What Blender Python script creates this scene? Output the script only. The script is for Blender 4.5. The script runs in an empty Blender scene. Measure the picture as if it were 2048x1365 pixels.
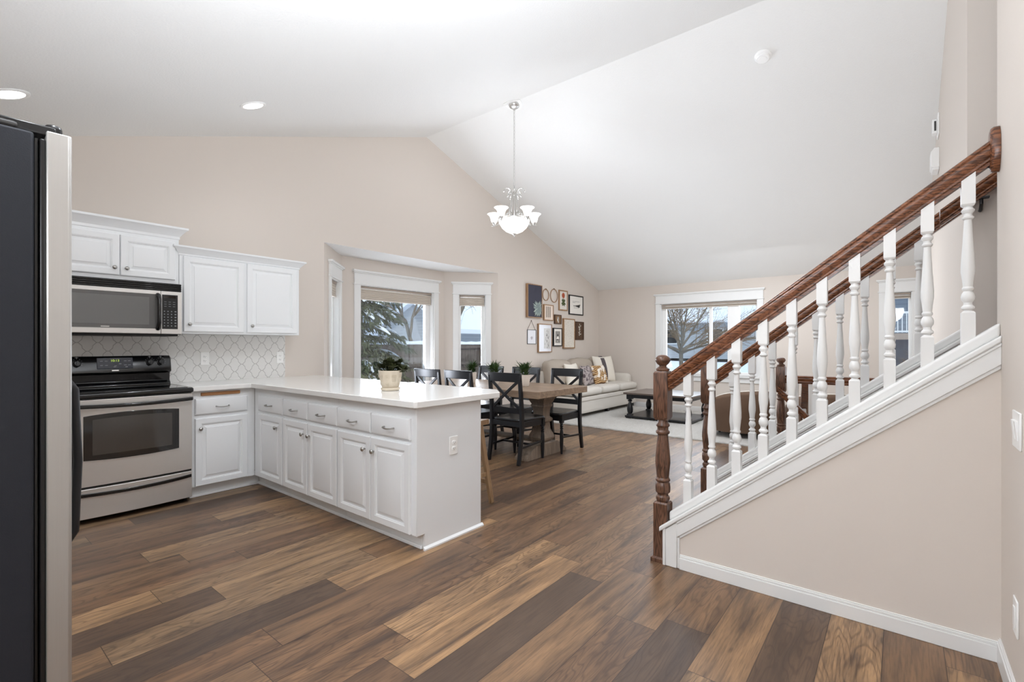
import bpy, bmesh, math, random
from math import sin, cos, pi, radians, sqrt, atan2, floor
from mathutils import Vector, Matrix
random.seed(7)
SC = bpy.context.scene
COL = SC.collection
# ------------------------------------------------------------------ camera
cam_d = bpy.data.cameras.new('camera'); cam = bpy.data.objects.new('camera', cam_d); COL.objects.link(cam)
cam_d.sensor_width = 36.0; cam_d.lens = 962.57/2048*36.0; cam_d.shift_y = 7.5/2048; cam_d.clip_start = 0.02
cam.location = (0, 0, 1.25); cam.rotation_euler = (radians(90), 0, radians(38.8749-90))
SC.camera = cam
# ------------------------------------------------------------------ exposure
SC.view_settings.view_transform = 'Standard'; SC.view_settings.look = 'None'
SC.view_settings.gamma = 1.0; SC.view_settings.use_curve_mapping = False
SC.view_settings.exposure = 0.0
SC.cycles.use_denoising = True
SC.cycles.max_bounces = 10; SC.cycles.diffuse_bounces = 6; SC.cycles.glossy_bounces = 4
SC.cycles.transparent_max_bounces = 12; SC.cycles.sample_clamp_indirect = 6.0
# ------------------------------------------------------------------ sky
def srgb(r, g, b):
    f = lambda c: (c/255/12.92) if c/255 <= 0.04045 else ((c/255+0.055)/1.055)**2.4
    return (f(r), f(g), f(b), 1.0)
W = bpy.data.worlds.new('winter_sky'); SC.world = W; W.use_nodes = True
nt = W.node_tree; nt.nodes.clear()
def wn(t): return nt.nodes.new(t)
tc = wn('ShaderNodeTexCoord'); sx = wn('ShaderNodeSeparateXYZ'); nt.links.new(tc.outputs['Generated'], sx.inputs[0])
rp = wn('ShaderNodeValToRGB'); nt.links.new(sx.outputs['Z'], rp.inputs[0])
rp.color_ramp.elements[0].position = 0.0; rp.color_ramp.elements[0].color = srgb(232, 239, 247)
rp.color_ramp.elements[1].position = 0.5; rp.color_ramp.elements[1].color = srgb(150, 190, 236)
e = rp.color_ramp.elements.new(0.12); e.color = srgb(206, 226, 246)
nz = wn('ShaderNodeTexNoise'); nz.inputs['Scale'].default_value = 3.2; nz.inputs['Detail'].default_value = 5
mp = wn('ShaderNodeMapping'); mp.inputs['Scale'].default_value = (1, 1, 3.2)
nt.links.new(tc.outputs['Generated'], mp.inputs[0]); nt.links.new(mp.outputs[0], nz.inputs['Vector'])
cr = wn('ShaderNodeValToRGB'); cr.color_ramp.elements[0].position = 0.5; cr.color_ramp.elements[1].position = 0.68
nt.links.new(nz.outputs['Fac'], cr.inputs[0])
mx = wn('ShaderNodeMixRGB'); mx.inputs['Color2'].default_value = srgb(240, 246, 252)
nt.links.new(cr.outputs[0], mx.inputs['Fac']); nt.links.new(rp.outputs[0], mx.inputs['Color1'])
bg = wn('ShaderNodeBackground'); bg.inputs['Strength'].default_value = 1.15
wo = wn('ShaderNodeOutputWorld'); nt.links.new(mx.outputs[0], bg.inputs[0]); nt.links.new(bg.outputs[0], wo.inputs[0])
# ------------------------------------------------------------------ sun and large lamps
def lamp(name, kind, loc, energy, color=(1, 1, 1), **kw):
    d = bpy.data.lights.new(name, kind); o = bpy.data.objects.new(name, d); COL.objects.link(o)
    o.location = loc; d.energy = energy; d.color = color
    aim = kw.pop('aim', None)
    for k, v in kw.items(): setattr(d, k, v)
    if aim: o.rotation_euler = (Vector(aim)-Vector(loc)).to_track_quat('-Z', 'Y').to_euler()
    return o
lamp('sun', 'SUN', (0, 0, 30), 2.34, (1, 0.95, 0.88), angle=radians(4), aim=(0.55*30, 0.6*30, 0))
# photographer's flash bounced off the kitchen ceiling, and unseen fill lamps added for even light
LAMP_RGB = (0.935, 0.985, 1.06)
lamp('bounce_flash', 'AREA', (0.5, 0.5, 1.6), 70.31, LAMP_RGB, shape='DISK', size=0.9, aim=(1.7, 1.5, 3.6), spread=radians(130))
lamp('hall_fill', 'AREA', (-1.5, 0.5, 2.38), 72.91, LAMP_RGB, shape='DISK', size=1.2, aim=(0.5, 0.7, 0.8))  # unseen lamp added as frontal fill from behind the camera
lamp('living_room_fill_up', 'AREA', (6.9, 2.2, 0.9), 20.7, LAMP_RGB, shape='DISK', size=3.8, aim=(6.9, 2.2, 4))  # added mid-room fill, here and for kitchen and dining below
lamp('living_room_fill_down', 'AREA', (6.9, 1.8, 2.75), 71.37, LAMP_RGB, shape='DISK', size=2.6, aim=(6.9, 1.8, 0))
lamp('kitchen_fill_up', 'AREA', (2.0, 1.9, 1.2), 8.85, LAMP_RGB, shape='DISK', size=3.4, aim=(2.0, 1.9, 4))
lamp('kitchen_fill_down', 'AREA', (2.0, 1.9, 2.9), 2.7, LAMP_RGB, shape='DISK', size=2.4, aim=(2.0, 1.9, 0))
lamp('dining_fill_up', 'AREA', (4.4, 3.2, 1.9), 1.89, LAMP_RGB, shape='DISK', size=1.8, aim=(4.4, 3.2, 4))
lamp('stair_hall_fill', 'AREA', (3.2, -1.6, 3.9), 2.0, LAMP_RGB, shape='DISK', size=0.6, aim=(3.2, -1.2, 0))  # fill lamp added out of view in the stairwell

# area lamps added outside the panes to strengthen the window daylight
lamp('window_daylight', 'AREA', (4.35, 5.85, 1.3), 62.34, (0.90, 0.96, 1.08), shape='RECTANGLE', size=1.3, size_y=1.6, aim=(4.35, 0, 3.6))
lamp('window_daylight', 'AREA', (5.77, 5.56, 1.3), 21.82, (0.90, 0.96, 1.08), shape='RECTANGLE', size=0.45, size_y=1.6, aim=(4.2, 2.6, 2.9), spread=radians(110))
lamp('window_daylight', 'AREA', (2.96, 5.53, 1.3), 21.82, (0.90, 0.96, 1.08), shape='RECTANGLE', size=0.45, size_y=1.6, aim=(4.5, 2.6, 2.9), spread=radians(95))
lamp('front_window_daylight', 'AREA', (9.5, 2.8, 1.4), 34.2, (0.90, 0.96, 1.08), shape='RECTANGLE', size=1.7, size_y=1.3, aim=(0, 2.8, 0.6))
lamp('front_window_daylight', 'AREA', (9.5, 0.01, 1.4), 4.56, (0.90, 0.96, 1.08), shape='RECTANGLE', size=0.3, size_y=1.3, aim=(0, 0.4, 0.6))

# ------------------------------------------------------------------ mesh builder
WL = {}          # world offset of every parent (unrotated while building)
class MB:
    def __init__(s): s.v = []; s.f = []
    def add(s, vs, fs):
        b = len(s.v); s.v += [tuple(p) for p in vs]; s.f += [tuple(b+i for i in f) for f in fs]; return s
    def box(s, x0, x1, y0, y1, z0, z1):
        return s.add([(x0,y0,z0),(x1,y0,z0),(x1,y1,z0),(x0,y1,z0),(x0,y0,z1),(x1,y0,z1),(x1,y1,z1),(x0,y1,z1)],
                     [(0,3,2,1),(4,5,6,7),(0,1,5,4),(1,2,6,5),(2,3,7,6),(3,0,4,7)])
    def mbox(s, M, u0, u1, d0, d1, z0, z1):
        P = [(u0,d0,z0),(u1,d0,z0),(u1,d1,z0),(u0,d1,z0),(u0,d0,z1),(u1,d0,z1),(u1,d1,z1),(u0,d1,z1)]
        return s.add([M(*p) for p in P], [(0,3,2,1),(4,5,6,7),(0,1,5,4),(1,2,6,5),(2,3,7,6),(3,0,4,7)])
    def prism(s, pts, vec):
        n = len(pts); vec = Vector(vec)
        vs = [Vector(p) for p in pts]; vs += [p+vec for p in vs]
        return s.add(vs, [tuple(range(n))[::-1], tuple(range(n, 2*n))]+[(i, (i+1) % n, n+(i+1) % n, n+i) for i in range(n)])
    def loft(s, rings, caps=True, closed=True):
        n = len(rings[0]); vs = [p for r in rings for p in r]; fs = []
        for k in range(len(rings)-1):
            for i in range(n if closed else n-1):
                j = (i+1) % n; fs.append((k*n+i, k*n+j, (k+1)*n+j, (k+1)*n+i))
        if caps: fs.append(tuple(range(n))[::-1]); fs.append(tuple((len(rings)-1)*n+i for i in range(n)))
        return s.add(vs, fs)
    def bar(s, p, q, w, h, up=(0, 0, 1)):
        p = Vector(p); q = Vector(q); d = (q-p).normalized(); up = Vector(up)
        a = d.cross(up); a = a.normalized() if a.length > 1e-6 else Vector((1, 0, 0)); b = a.cross(d).normalized()
        c = [a*(w/2)+b*(h/2), a*(-w/2)+b*(h/2), a*(-w/2)-b*(h/2), a*(w/2)-b*(h/2)]
        return s.loft([[p+k for k in c], [q+k for k in c]])
    def taperbar(s, p, q, w0, h0, w1, h1, up=(0, 0, 1)):
        p = Vector(p); q = Vector(q); d = (q-p).normalized(); up = Vector(up)
        a = d.cross(up).normalized(); b = a.cross(d).normalized()
        r = lambda o, w, h: [o+a*(w/2)+b*(h/2), o-a*(w/2)+b*(h/2), o-a*(w/2)-b*(h/2), o+a*(w/2)-b*(h/2)]
        return s.loft([r(p, w0, h0), r(q, w1, h1)])
    def strip(s, path, w, h, side):
        """rectangular section along a path; w measured along side, h in the plane across it"""
        side = Vector(side).normalized(); P = [Vector(p) for p in path]; rings = []
        for i, p in enumerate(P):
            t = (P[min(i+1, len(P)-1)]-P[max(i-1, 0)]).normalized(); b = t.cross(side).normalized()
            hh = h[i] if isinstance(h, (list, tuple)) else h
            rings.append([p+side*w/2+b*hh/2, p-side*w/2+b*hh/2, p-side*w/2-b*hh/2, p+side*w/2-b*hh/2])
        return s.loft(rings)
    def tube(s, path, r, n=8, caps=True):
        P = [Vector(p) for p in path]; rings = []; prev = None
        for i, p in enumerate(P):
            t = (P[min(i+1, len(P)-1)]-P[max(i-1, 0)])
            t = t.normalized() if t.length > 1e-9 else Vector((0, 0, 1))
            if prev is None:
                a = t.cross(Vector((0, 0, 1)))
                if a.length < 1e-3: a = t.cross(Vector((1, 0, 0)))
            else: a = prev-t*prev.dot(t)
            a.normalize(); prev = a; b = t.cross(a)
            rr = r[i] if isinstance(r, (list, tuple)) else r
            rings.append([p+a*(rr*cos(2*pi*k/n))+b*(rr*sin(2*pi*k/n)) for k in range(n)])
        return s.loft(rings, caps)
    def lathe(s, prof, c=(0, 0, 0), n=20, axis='z', caps=True, sx=1, sy=1):
        rings = []
        for r, z in prof:
            ring = []
            for k in range(n):
                a = 2*pi*k/n; p = (r*cos(a)*sx, r*sin(a)*sy, z)
                if axis == 'x': p = (p[2], p[0], p[1])
                elif axis == 'y': p = (p[0], p[2], p[1])
                elif axis == '-y': p = (p[0], -p[2], p[1])
                elif axis == '-x': p = (-p[2], p[0], p[1])
                ring.append((c[0]+p[0], c[1]+p[1], c[2]+p[2]))
            rings.append(ring)
        return s.loft(rings, caps)
    def sphere(s, c, r, n=14, m=8, sx=1, sy=1, sz=1):
        return s.lathe([(max(1e-4, r*sin(pi*i/m)), -r*cos(pi*i/m)*sz) for i in range(m+1)], c, n, sx=sx, sy=sy)
    def sqprof(s, prof, c=(0, 0, 0)):
        """square section along z: (half width, z)"""
        return s.loft([[(c[0]-h, c[1]-h, c[2]+z), (c[0]+h, c[1]-h, c[2]+z), (c[0]+h, c[1]+h, c[2]+z), (c[0]-h, c[1]+h, c[2]+z)] for h, z in prof])
    def rbox(s, x0, x1, y0, y1, z0, z1, r=0.04, seg=4, puff=0.0):
        """rounded, slightly puffed cushion block"""
        cx, cy, cz = (x0+x1)/2, (y0+y1)/2, (z0+z1)/2; hx, hy, hz = (x1-x0)/2, (y1-y0)/2, (z1-z0)/2
        n = 8; g = []
        def side(ax):
            pass
        bm = bmesh.new(); bmesh.ops.create_cube(bm, size=2)
        bmesh.ops.subdivide_edges(bm, edges=bm.edges[:], cuts=9, use_grid_fill=True)
        vs = []
        for v in bm.verts:
            p = v.co.copy()
            q = Vector((p.x*hx, p.y*hy, p.z*hz)); inner = Vector((max(-hx+r, min(hx-r, q.x)), max(-hy+r, min(hy-r, q.y)), max(-hz+r, min(hz-r, q.z))))
            d = q-inner
            if d.length > 1e-9: q = inner+d.normalized()*r
            if puff:
                k = (1-p.x**2)*(1-p.y**2)
                if hz <= hx and hz <= hy: q.z += puff*k*p.z
                elif hy <= hx: q.y += puff*(1-p.x**2)*(1-p.z**2)*p.y
                else: q.x += puff*(1-p.y**2)*(1-p.z**2)*p.x
            vs.append((q.x+cx, q.y+cy, q.z+cz))
        bm.verts.index_update()
        fs = [tuple(v.index for v in f.verts) for f in bm.faces]; bm.free()
        return s.add(vs, fs)
    def build(s, name, m, parent=None, smooth=True, angle=35, bevel=0, seg=2, off=None):
        me = bpy.data.meshes.new(name)
        o = Vector(off) if off is not None else (WL.get(parent.name, Vector((0, 0, 0))) if parent else Vector((0, 0, 0)))
        me.from_pydata([(p[0]-o.x, p[1]-o.y, p[2]-o.z) for p in s.v], [], s.f); me.update()
        bm = bmesh.new(); bm.from_mesh(me); bmesh.ops.recalc_face_normals(bm, faces=bm.faces); bm.to_mesh(me); bm.free()
        if smooth:
            me.polygons.foreach_set('use_smooth', [True]*len(me.polygons)); me.set_sharp_from_angle(angle=radians(angle))
        if m: me.materials.append(m)
        ob = bpy.data.objects.new(name, me); COL.objects.link(ob)
        if parent: ob.parent = parent; WL[ob.name] = o
        elif off is not None: ob.location = o; WL[ob.name] = o
        if bevel:
            b = ob.modifiers.new('edge', 'BEVEL'); b.width = bevel; b.segments = seg; b.limit_method = 'ANGLE'; b.angle_limit = radians(40)
        return ob
def thing(name, label, cat, loc=(0, 0, 0), group=None):
    o = bpy.data.objects.new(name, None); COL.objects.link(o); o.location = loc; o.empty_display_size = 0.1
    WL[o.name] = Vector(loc); o['label'] = label; o['category'] = cat
    if group: o['group'] = group
    return o
def tag(o, label, cat, group=None, kind=None):
    o['label'] = label; o['category'] = cat
    if group: o['group'] = group
    if kind: o['kind'] = kind
    return o
def struct_empty(name, loc=(0, 0, 0)):
    o = bpy.data.objects.new(name, None); COL.objects.link(o); o.location = loc; WL[o.name] = Vector(loc); o['kind'] = 'structure'; return o
def struct(mb, name, m, **kw):
    o = mb.build(name, m, **kw); o['kind'] = 'structure'; return o
def dup(src, loc, rz=None, label=None):
    r = src.copy(); COL.objects.link(r); r.location = loc
    if rz is not None: r.rotation_euler = (0, 0, rz)
    if label: r['label'] = label
    WL[r.name] = Vector(loc)
    for ch in [c for c in src.children]:
        c = ch.copy(); COL.objects.link(c); c.parent = r
        for g in [q for q in ch.children]:
            d = g.copy(); COL.objects.link(d); d.parent = c
    return r
# ------------------------------------------------------------------ materials
class NT:
    def __init__(s, name):
        s.m = bpy.data.materials.new(name); s.m.use_nodes = True; s.t = s.m.node_tree; s.t.nodes.clear()
        s.out = s.t.nodes.new('ShaderNodeOutputMaterial')
    def n(s, t, **kw):
        x = s.t.nodes.new(t)
        for k, v in kw.items():
            if k in x.inputs: s.set(x.inputs[k], v)
            else: setattr(x, k, v)
        return x
    def set(s, sock, v):
        if isinstance(v, bpy.types.NodeSocket): s.t.links.new(v, sock)
        else: sock.default_value = v
    def math(s, op, a, b=None, c=None):
        x = s.t.nodes.new('ShaderNodeMath'); x.operation = op; s.set(x.inputs[0], a)
        if b is not None: s.set(x.inputs[1], b)
        if c is not None: s.set(x.inputs[2], c)
        return x.outputs[0]
    def ramp(s, fac, stops, interp='LINEAR'):
        x = s.t.nodes.new('ShaderNodeValToRGB'); s.set(x.inputs[0], fac); r = x.color_ramp; r.interpolation = interp
        while len(r.elements) < len(stops): r.elements.new(0.5)
        for el, (p, c) in zip(r.elements, stops): el.position = p; el.color = c
        return x.outputs[0]
    def mix(s, fac, a, b, mode='MIX'):
        x = s.t.nodes.new('ShaderNodeMixRGB'); x.blend_type = mode
        s.set(x.inputs[0], fac); s.set(x.inputs[1], a); s.set(x.inputs[2], b); return x.outputs[0]
    def xyz(s, x, y, z):
        c = s.t.nodes.new('ShaderNodeCombineXYZ')
        for i, v in enumerate((x, y, z)): s.set(c.inputs[i], v)
        return c.outputs[0]
    def obj(s):
        return s.n('ShaderNodeTexCoord').outputs['Object']
    def sep(s, v):
        x = s.n('ShaderNodeSeparateXYZ'); s.set(x.inputs[0], v); return x.outputs
    def noise(s, vec, scale, detail=3, rough=0.5, dist=0):
        x = s.n('ShaderNodeTexNoise'); s.set(x.inputs['Vector'], vec); x.inputs['Scale'].default_value = scale
        x.inputs['Detail'].default_value = detail; x.inputs['Roughness'].default_value = rough; x.inputs['Distortion'].default_value = dist
        return x.outputs['Fac']
    def scalev(s, vec, sc):
        x = s.n('ShaderNodeMapping'); s.set(x.inputs[0], vec); x.inputs['Scale'].default_value = sc; return x.outputs[0]
    def bump(s, h, strength=0.2, dist=0.01):
        x = s.n('ShaderNodeBump'); s.set(x.inputs['Height'], h); x.inputs['Strength'].default_value = strength; x.inputs['Distance'].default_value = dist
        return x.outputs[0]
    def bsdf(s, col, rough=0.5, metal=0, spec=0.5, normal=None, **kw):
        b = s.t.nodes.new('ShaderNodeBsdfPrincipled'); s.set(b.inputs['Base Color'], col); s.set(b.inputs['Roughness'], rough)
        b.inputs['Metallic'].default_value = metal; b.inputs['Specular IOR Level'].default_value = spec
        if normal is not None: s.set(b.inputs['Normal'], normal)
        for k, v in kw.items(): s.set(b.inputs[k.replace('_', ' ')], v)
        s.t.links.new(b.outputs[0], s.out.inputs[0]); return s.m
def plain(name, rgb, rough=0.5, metal=0, spec=0.5, bump=0, bscale=60, var=0.0):
    n = NT(name); c = srgb(*rgb); nm = None; v = n.obj()
    if var:
        f = n.noise(v, 3.0, 3); d = tuple(x*(1-var) for x in c[:3])+(1,)
        c = n.mix(f, c, d)
    if bump: nm = n.bump(n.noise(v, bscale, 4), bump, 0.004)
    return n.bsdf(c, rough, metal, spec, nm)
def wood(name, c1, c2, rough=0.4, axis='z', scale=1.0, contrast=1.0, bump=0.15):
    n = NT(name); v = n.obj()
    sc = {'x': (1.2, 14, 14), 'y': (14, 1.2, 14), 'z': (14, 14, 1.2)}[axis]
    g = n.noise(n.scalev(v, tuple(a*scale for a in sc)), 2.2, 6, 0.62, 0.6)
    f = n.noise(n.scalev(v, tuple(a*scale*4 for a in sc)), 3.0, 2)
    w = n.math('ADD', n.math('MULTIPLY', g, 0.75), n.math('MULTIPLY', f, 0.25))
    col = n.ramp(w, [(0.5-0.16/contrast, srgb(*c2)), (0.5+0.14/contrast, srgb(*c1))])
    return n.bsdf(col, rough, 0, 0.4, n.bump(w, bump, 0.004))
M = {}
M['wall'] = plain('wall_paint', (215, 206, 197), 0.75, spec=0.25, bump=0.06, bscale=160)
M['ceil'] = plain('ceiling_texture', (236, 236, 234), 0.85, spec=0.15, bump=0.55, bscale=85)
M['trim'] = plain('trim_paint', (231, 231, 229), 0.38, spec=0.45)
M['cab'] = plain('cabinet_paint', (234, 236, 237), 0.36, spec=0.45)
M['vinyl'] = plain('window_vinyl', (240, 240, 238), 0.35)
M['counter'] = plain('quartz', (236, 235, 232), 0.09, spec=0.6, var=0.025)
M['chrome'] = plain('brushed_nickel', (176, 174, 170), 0.28, 1.0)
M['nickel'] = plain('satin_nickel', (206, 205, 202), 0.3, 1.0)
M['black_gloss'] = plain('black_gloss', (12, 12, 13), 0.12, spec=0.6)
M['black_sat'] = plain('black_satin', (24, 24, 26), 0.42, spec=0.4)
M['fridge_side'] = plain('fridge_side', (32, 34, 40), 0.6, spec=0.3, bump=0.25, bscale=500)
M['black_plastic'] = plain('black_plastic', (20, 20, 21), 0.3, spec=0.5)
M['dark_glass'] = plain('dark_glass', (26, 25, 24), 0.06, spec=0.7)
M['oven_glass'] = plain('oven_glass', (62, 58, 54), 0.1, spec=0.7)
M['mw_glass'] = plain('microwave_glass', (92, 91, 89), 0.22, spec=0.5)
M['ceramic_dark'] = plain('glass_cooktop', (10, 10, 11), 0.05, spec=0.7)
M['grey_mark'] = plain('grey_print', (150, 152, 156), 0.5)
M['plate'] = plain('cover_plate', (246, 246, 244), 0.3)
M['slot'] = plain('slot_dark', (60, 58, 56), 0.6)
M['chair'] = plain('black_painted_wood', (19, 20, 24), 0.3, spec=0.5, var=0.2)
M['shade'] = plain('cellular_shade', (200, 190, 178), 0.8)
M['shade_dark'] = plain('shade_rail', (168, 155, 142), 0.6)
M['piping'] = plain('white_piping', (226, 220, 210), 0.7)
M['fabric'] = plain('sofa_fabric', (212, 206, 197), 0.95, spec=0.1, bump=0.5, bscale=420, var=0.06)
M['cream'] = plain('cream_linen', (232, 226, 214), 0.95, spec=0.1, bump=0.5, bscale=300)
M['leather'] = plain('brown_suede', (104, 82, 66), 0.75, spec=0.2, bump=0.2, bscale=60, var=0.25)
M['snow'] = plain('snow', (238, 243, 250), 0.8, spec=0.2, bump=0.4, bscale=3)
M['pot_white'] = plain('ribbed_pot', (222, 212, 200), 0.7)
M['soil'] = plain('soil', (52, 42, 34), 0.95)
M['leaf'] = plain('green_leaf', (58, 84, 38), 0.45, spec=0.4, var=0.35)
M['leaf_dark'] = plain('olive_leaf', (60, 66, 36), 0.5, spec=0.35, var=0.4)
M['bark'] = plain('bark', (122, 112, 98), 0.9, bump=0.6, bscale=30, var=0.3)
M['twig'] = plain('twig', (138, 116, 90), 0.9, var=0.3)
M['spruce'] = plain('spruce_needle', (86, 94, 64), 0.8, var=0.4)
M['siding'] = None
M['roof'] = plain('shingle', (120, 122, 126), 0.9, var=0.2)
M['asphalt'] = plain('asphalt', (110, 114, 120), 0.9)
M['frost'] = plain('frosted_glass_off', (240, 238, 232), 0.4)
def m_oak(name, light, dark, axis, rough):
    n = NT(name); x, y, z = n.sep(n.obj()); L, a, b_ = (z, x, y) if axis == 'z' else (y, x, z)
    base_ = n.noise(n.xyz(n.math('MULTIPLY', a, 9.0), n.math('MULTIPLY', b_, 9.0), n.math('MULTIPLY', L, 1.3)), 1.6, 2, 0.5, 0.3)
    rings = n.math('POWER', n.math('MULTIPLY_ADD', n.math('SINE', n.math('MULTIPLY', base_, 70.0)), 0.5, 0.5), 2.5)
    pores = n.noise(n.xyz(n.math('MULTIPLY', a, 170.0), n.math('MULTIPLY', b_, 170.0), n.math('MULTIPLY', L, 7.0)), 1.6, 2, 0.6)
    c = n.mix(n.math('MULTIPLY', rings, 0.75), srgb(*light), srgb(*dark))
    c = n.mix(n.ramp(pores, [(0.34, (0.8, 0.8, 0.8, 1)), (0.5, (0, 0, 0, 1))]), c, srgb(*[k*0.6 for k in dark]))
    return n.bsdf(c, rough, 0, 0.45, n.bump(pores, 0.1, 0.002))
M['oakdark'] = m_oak('stained_oak', (112, 80, 62), (58, 38, 30), 'z', 0.32)
M['oakrail'] = m_oak('stained_oak_rail', (128, 80, 52), (58, 34, 23), 'y', 0.26)
M['table'] = wood('weathered_oak', (166, 142, 118), (112, 92, 76), 0.4, 'y', 0.8, 0.9)
M['tablebase'] = wood('weathered_oak_base', (146, 130, 114), (98, 84, 72), 0.5, 'z', 0.8, 0.8)
M['stool'] = wood('stool_oak', (186, 154, 118), (140, 110, 80), 0.5, 'z', 1.0, 0.8)
M['board'] = wood('maple_board', (182, 132, 86), (150, 102, 62), 0.5, 'x', 1.0, 0.8)
M['frame_oak'] = wood('frame_oak', (182, 146, 110), (134, 102, 74), 0.5, 'z', 1.2, 0.8)
M['frame_walnut'] = wood('frame_walnut', (96, 68, 46), (58, 40, 28), 0.5, 'z', 1.2, 0.8)
M['coffee_top'] = wood('coffee_top', (112, 98, 88), (72, 62, 58), 0.3, 'y', 0.8, 0.8)
M['fence'] = wood('fence_board', (118, 106, 96), (66, 56, 50), 0.9, 'z', 0.6, 0.8)
def m_steel(name, rgb, axis):
    n = NT(name); v = n.obj(); sc = {'x': (1, 90, 90), 'z': (90, 90, 1)}[axis]
    f = n.noise(n.scalev(v, sc), 6, 3); r = n.math('MULTIPLY_ADD', f, 0.08, 0.36)
    c = n.mix(f, srgb(*rgb), tuple(x*0.94 for x in srgb(*rgb)[:3])+(1,))
    b = n.t.nodes.new('ShaderNodeBsdfPrincipled')
    return n.bsdf(c, r, 0.7, 0.5, None, Anisotropic=0.6)
M['steel'] = m_steel('stainless_steel', (222, 219, 215), 'x')
M['steel_v'] = m_steel('stainless_door', (190, 188, 184), 'z')
def m_glass():
    n = NT('window_glass'); tr = n.n('ShaderNodeBsdfTransparent'); tr.inputs[0].default_value = (0.97, 0.985, 0.98, 1)
    gl = n.n('ShaderNodeBsdfGlossy'); gl.inputs['Roughness'].default_value = 0.02
    fr = n.n('ShaderNodeFresnel'); fr.inputs['IOR'].default_value = 1.45
    mxs = n.n('ShaderNodeMixShader'); n.t.links.new(fr.outputs[0], mxs.inputs[0])
    n.t.links.new(tr.outputs[0], mxs.inputs[1]); n.t.links.new(gl.outputs[0], mxs.inputs[2]); n.t.links.new(mxs.outputs[0], n.out.inputs[0]); return n.m
M['glass'] = m_glass()
def m_emit(name, rgb, strength, base=(1, 1, 1)):
    n = NT(name); c = srgb(*rgb)
    return n.bsdf(srgb(*[int(255*b) for b in base]), 0.4, 0, 0.4, None, Emission_Color=c, Emission_Strength=strength)
M['lamp_glass'] = m_emit('lit_frosted_glass', (255, 250, 242), 1.6)
M['can_lens'] = m_emit('lit_can_lens', (255, 252, 246), 4.0)
M['led_green'] = m_emit('green_digits', (190, 220, 90), 1.0, (0.1, 0.12, 0.05))
def m_floor():
    n = NT('plank_floor'); v = n.obj(); x, y, z = n.sep(v)
    yy = n.math('DIVIDE', n.math('SUBTRACT', y, 0.637), 0.194); row = n.math('FLOOR', yy); fy = n.math('FRACT', yy)
    wn1 = n.n('ShaderNodeTexWhiteNoise', noise_dimensions='1D'); n.set(wn1.inputs['W'], row)
    xx = n.math('ADD', n.math('DIVIDE', x, 1.22), n.math('MULTIPLY', wn1.outputs['Value'], 9.0)); colm = n.math('FLOOR', xx); fx = n.math('FRACT', xx)
    wn2 = n.n('ShaderNodeTexWhiteNoise', noise_dimensions='2D'); n.set(wn2.inputs['Vector'], n.xyz(row, colm, 0))
    rnd = wn2.outputs['Value']; rc = n.sep(wn2.outputs['Color'])
    tone = n.ramp(rnd, [(0.0, srgb(90, 72, 58)), (0.15, srgb(130, 98, 71)), (0.36, srgb(148, 116, 85)), (0.56, srgb(121, 92, 68)), (0.78, srgb(172, 135, 97)), (1.0, srgb(140, 115, 88))])
    sx_ = n.math('ADD', x, n.math('MULTIPLY', rc[0], 31.0)); sy_ = n.math('ADD', y, n.math('MULTIPLY', rc[1], 17.0))
    streak = n.noise(n.xyz(n.math('MULTIPLY', sx_, 0.9), n.math('MULTIPLY', sy_, 7.5), 0), 1.6, 4, 0.6, 0.4)
    grain = n.noise(n.xyz(n.math('MULTIPLY', sx_, 5.0), n.math('MULTIPLY', sy_, 95.0), 0), 1.5, 3, 0.6)
    cath = n.math('SINE', n.math('MULTIPLY', n.noise(n.xyz(n.math('MULTIPLY', sx_, 0.9), n.math('MULTIPLY', sy_, 5.0), 3.0), 1.7, 2, 0.5, 0.3), 95.0))
    cmask = n.math('MULTIPLY', n.math('GREATER_THAN', rc[2], 0.3), 0.42)
    c = n.mix(n.ramp(streak, [(0.40, (1, 1, 1, 1)), (0.64, (0, 0, 0, 1))]), tone, n.mix(0.55, tone, srgb(60, 46, 38)))
    c = n.mix(n.ramp(streak, [(0.30, (0.7, 0.7, 0.7, 1)), (0.42, (0, 0, 0, 1))]), c, srgb(62, 50, 44))
    c = n.mix(n.ramp(grain, [(0.34, (0.85, 0.85, 0.85, 1)), (0.56, (0, 0, 0, 1))]), c, n.mix(0.5, c, srgb(52, 38, 30)))
    c = n.mix(n.math('MULTIPLY', n.math('POWER', n.math('MAXIMUM', cath, 0.0), 2.0), cmask), c, srgb(54, 38, 30))
    knot = n.noise(n.xyz(n.math('MULTIPLY', sx_, 3.2), n.math('MULTIPLY', sy_, 8.0), 7.0), 1.5, 2)
    c = n.mix(n.ramp(knot, [(0.70, (0, 0, 0, 1)), (0.78, (0.65, 0.65, 0.65, 1))]), c, srgb(44, 32, 26))
    ey = n.math('MINIMUM', fy, n.math('SUBTRACT', 1.0, fy)); ex = n.math('MINIMUM', fx, n.math('SUBTRACT', 1.0, fx))
    seam = n.math('MAXIMUM', n.math('LESS_THAN', ey, 0.0085), n.math('LESS_THAN', ex, 0.0013))
    c = n.mix(n.math('MULTIPLY', seam, 0.75), c, srgb(40, 28, 22))
    h = n.math('SUBTRACT', n.math('MULTIPLY', grain, 0.35), seam)
    r = n.math('MULTIPLY_ADD', grain, 0.16, 0.30)
    return n.bsdf(c, r, 0, 0.5, n.bump(h, 0.18, 0.002))
M['floor'] = m_floor()
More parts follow.
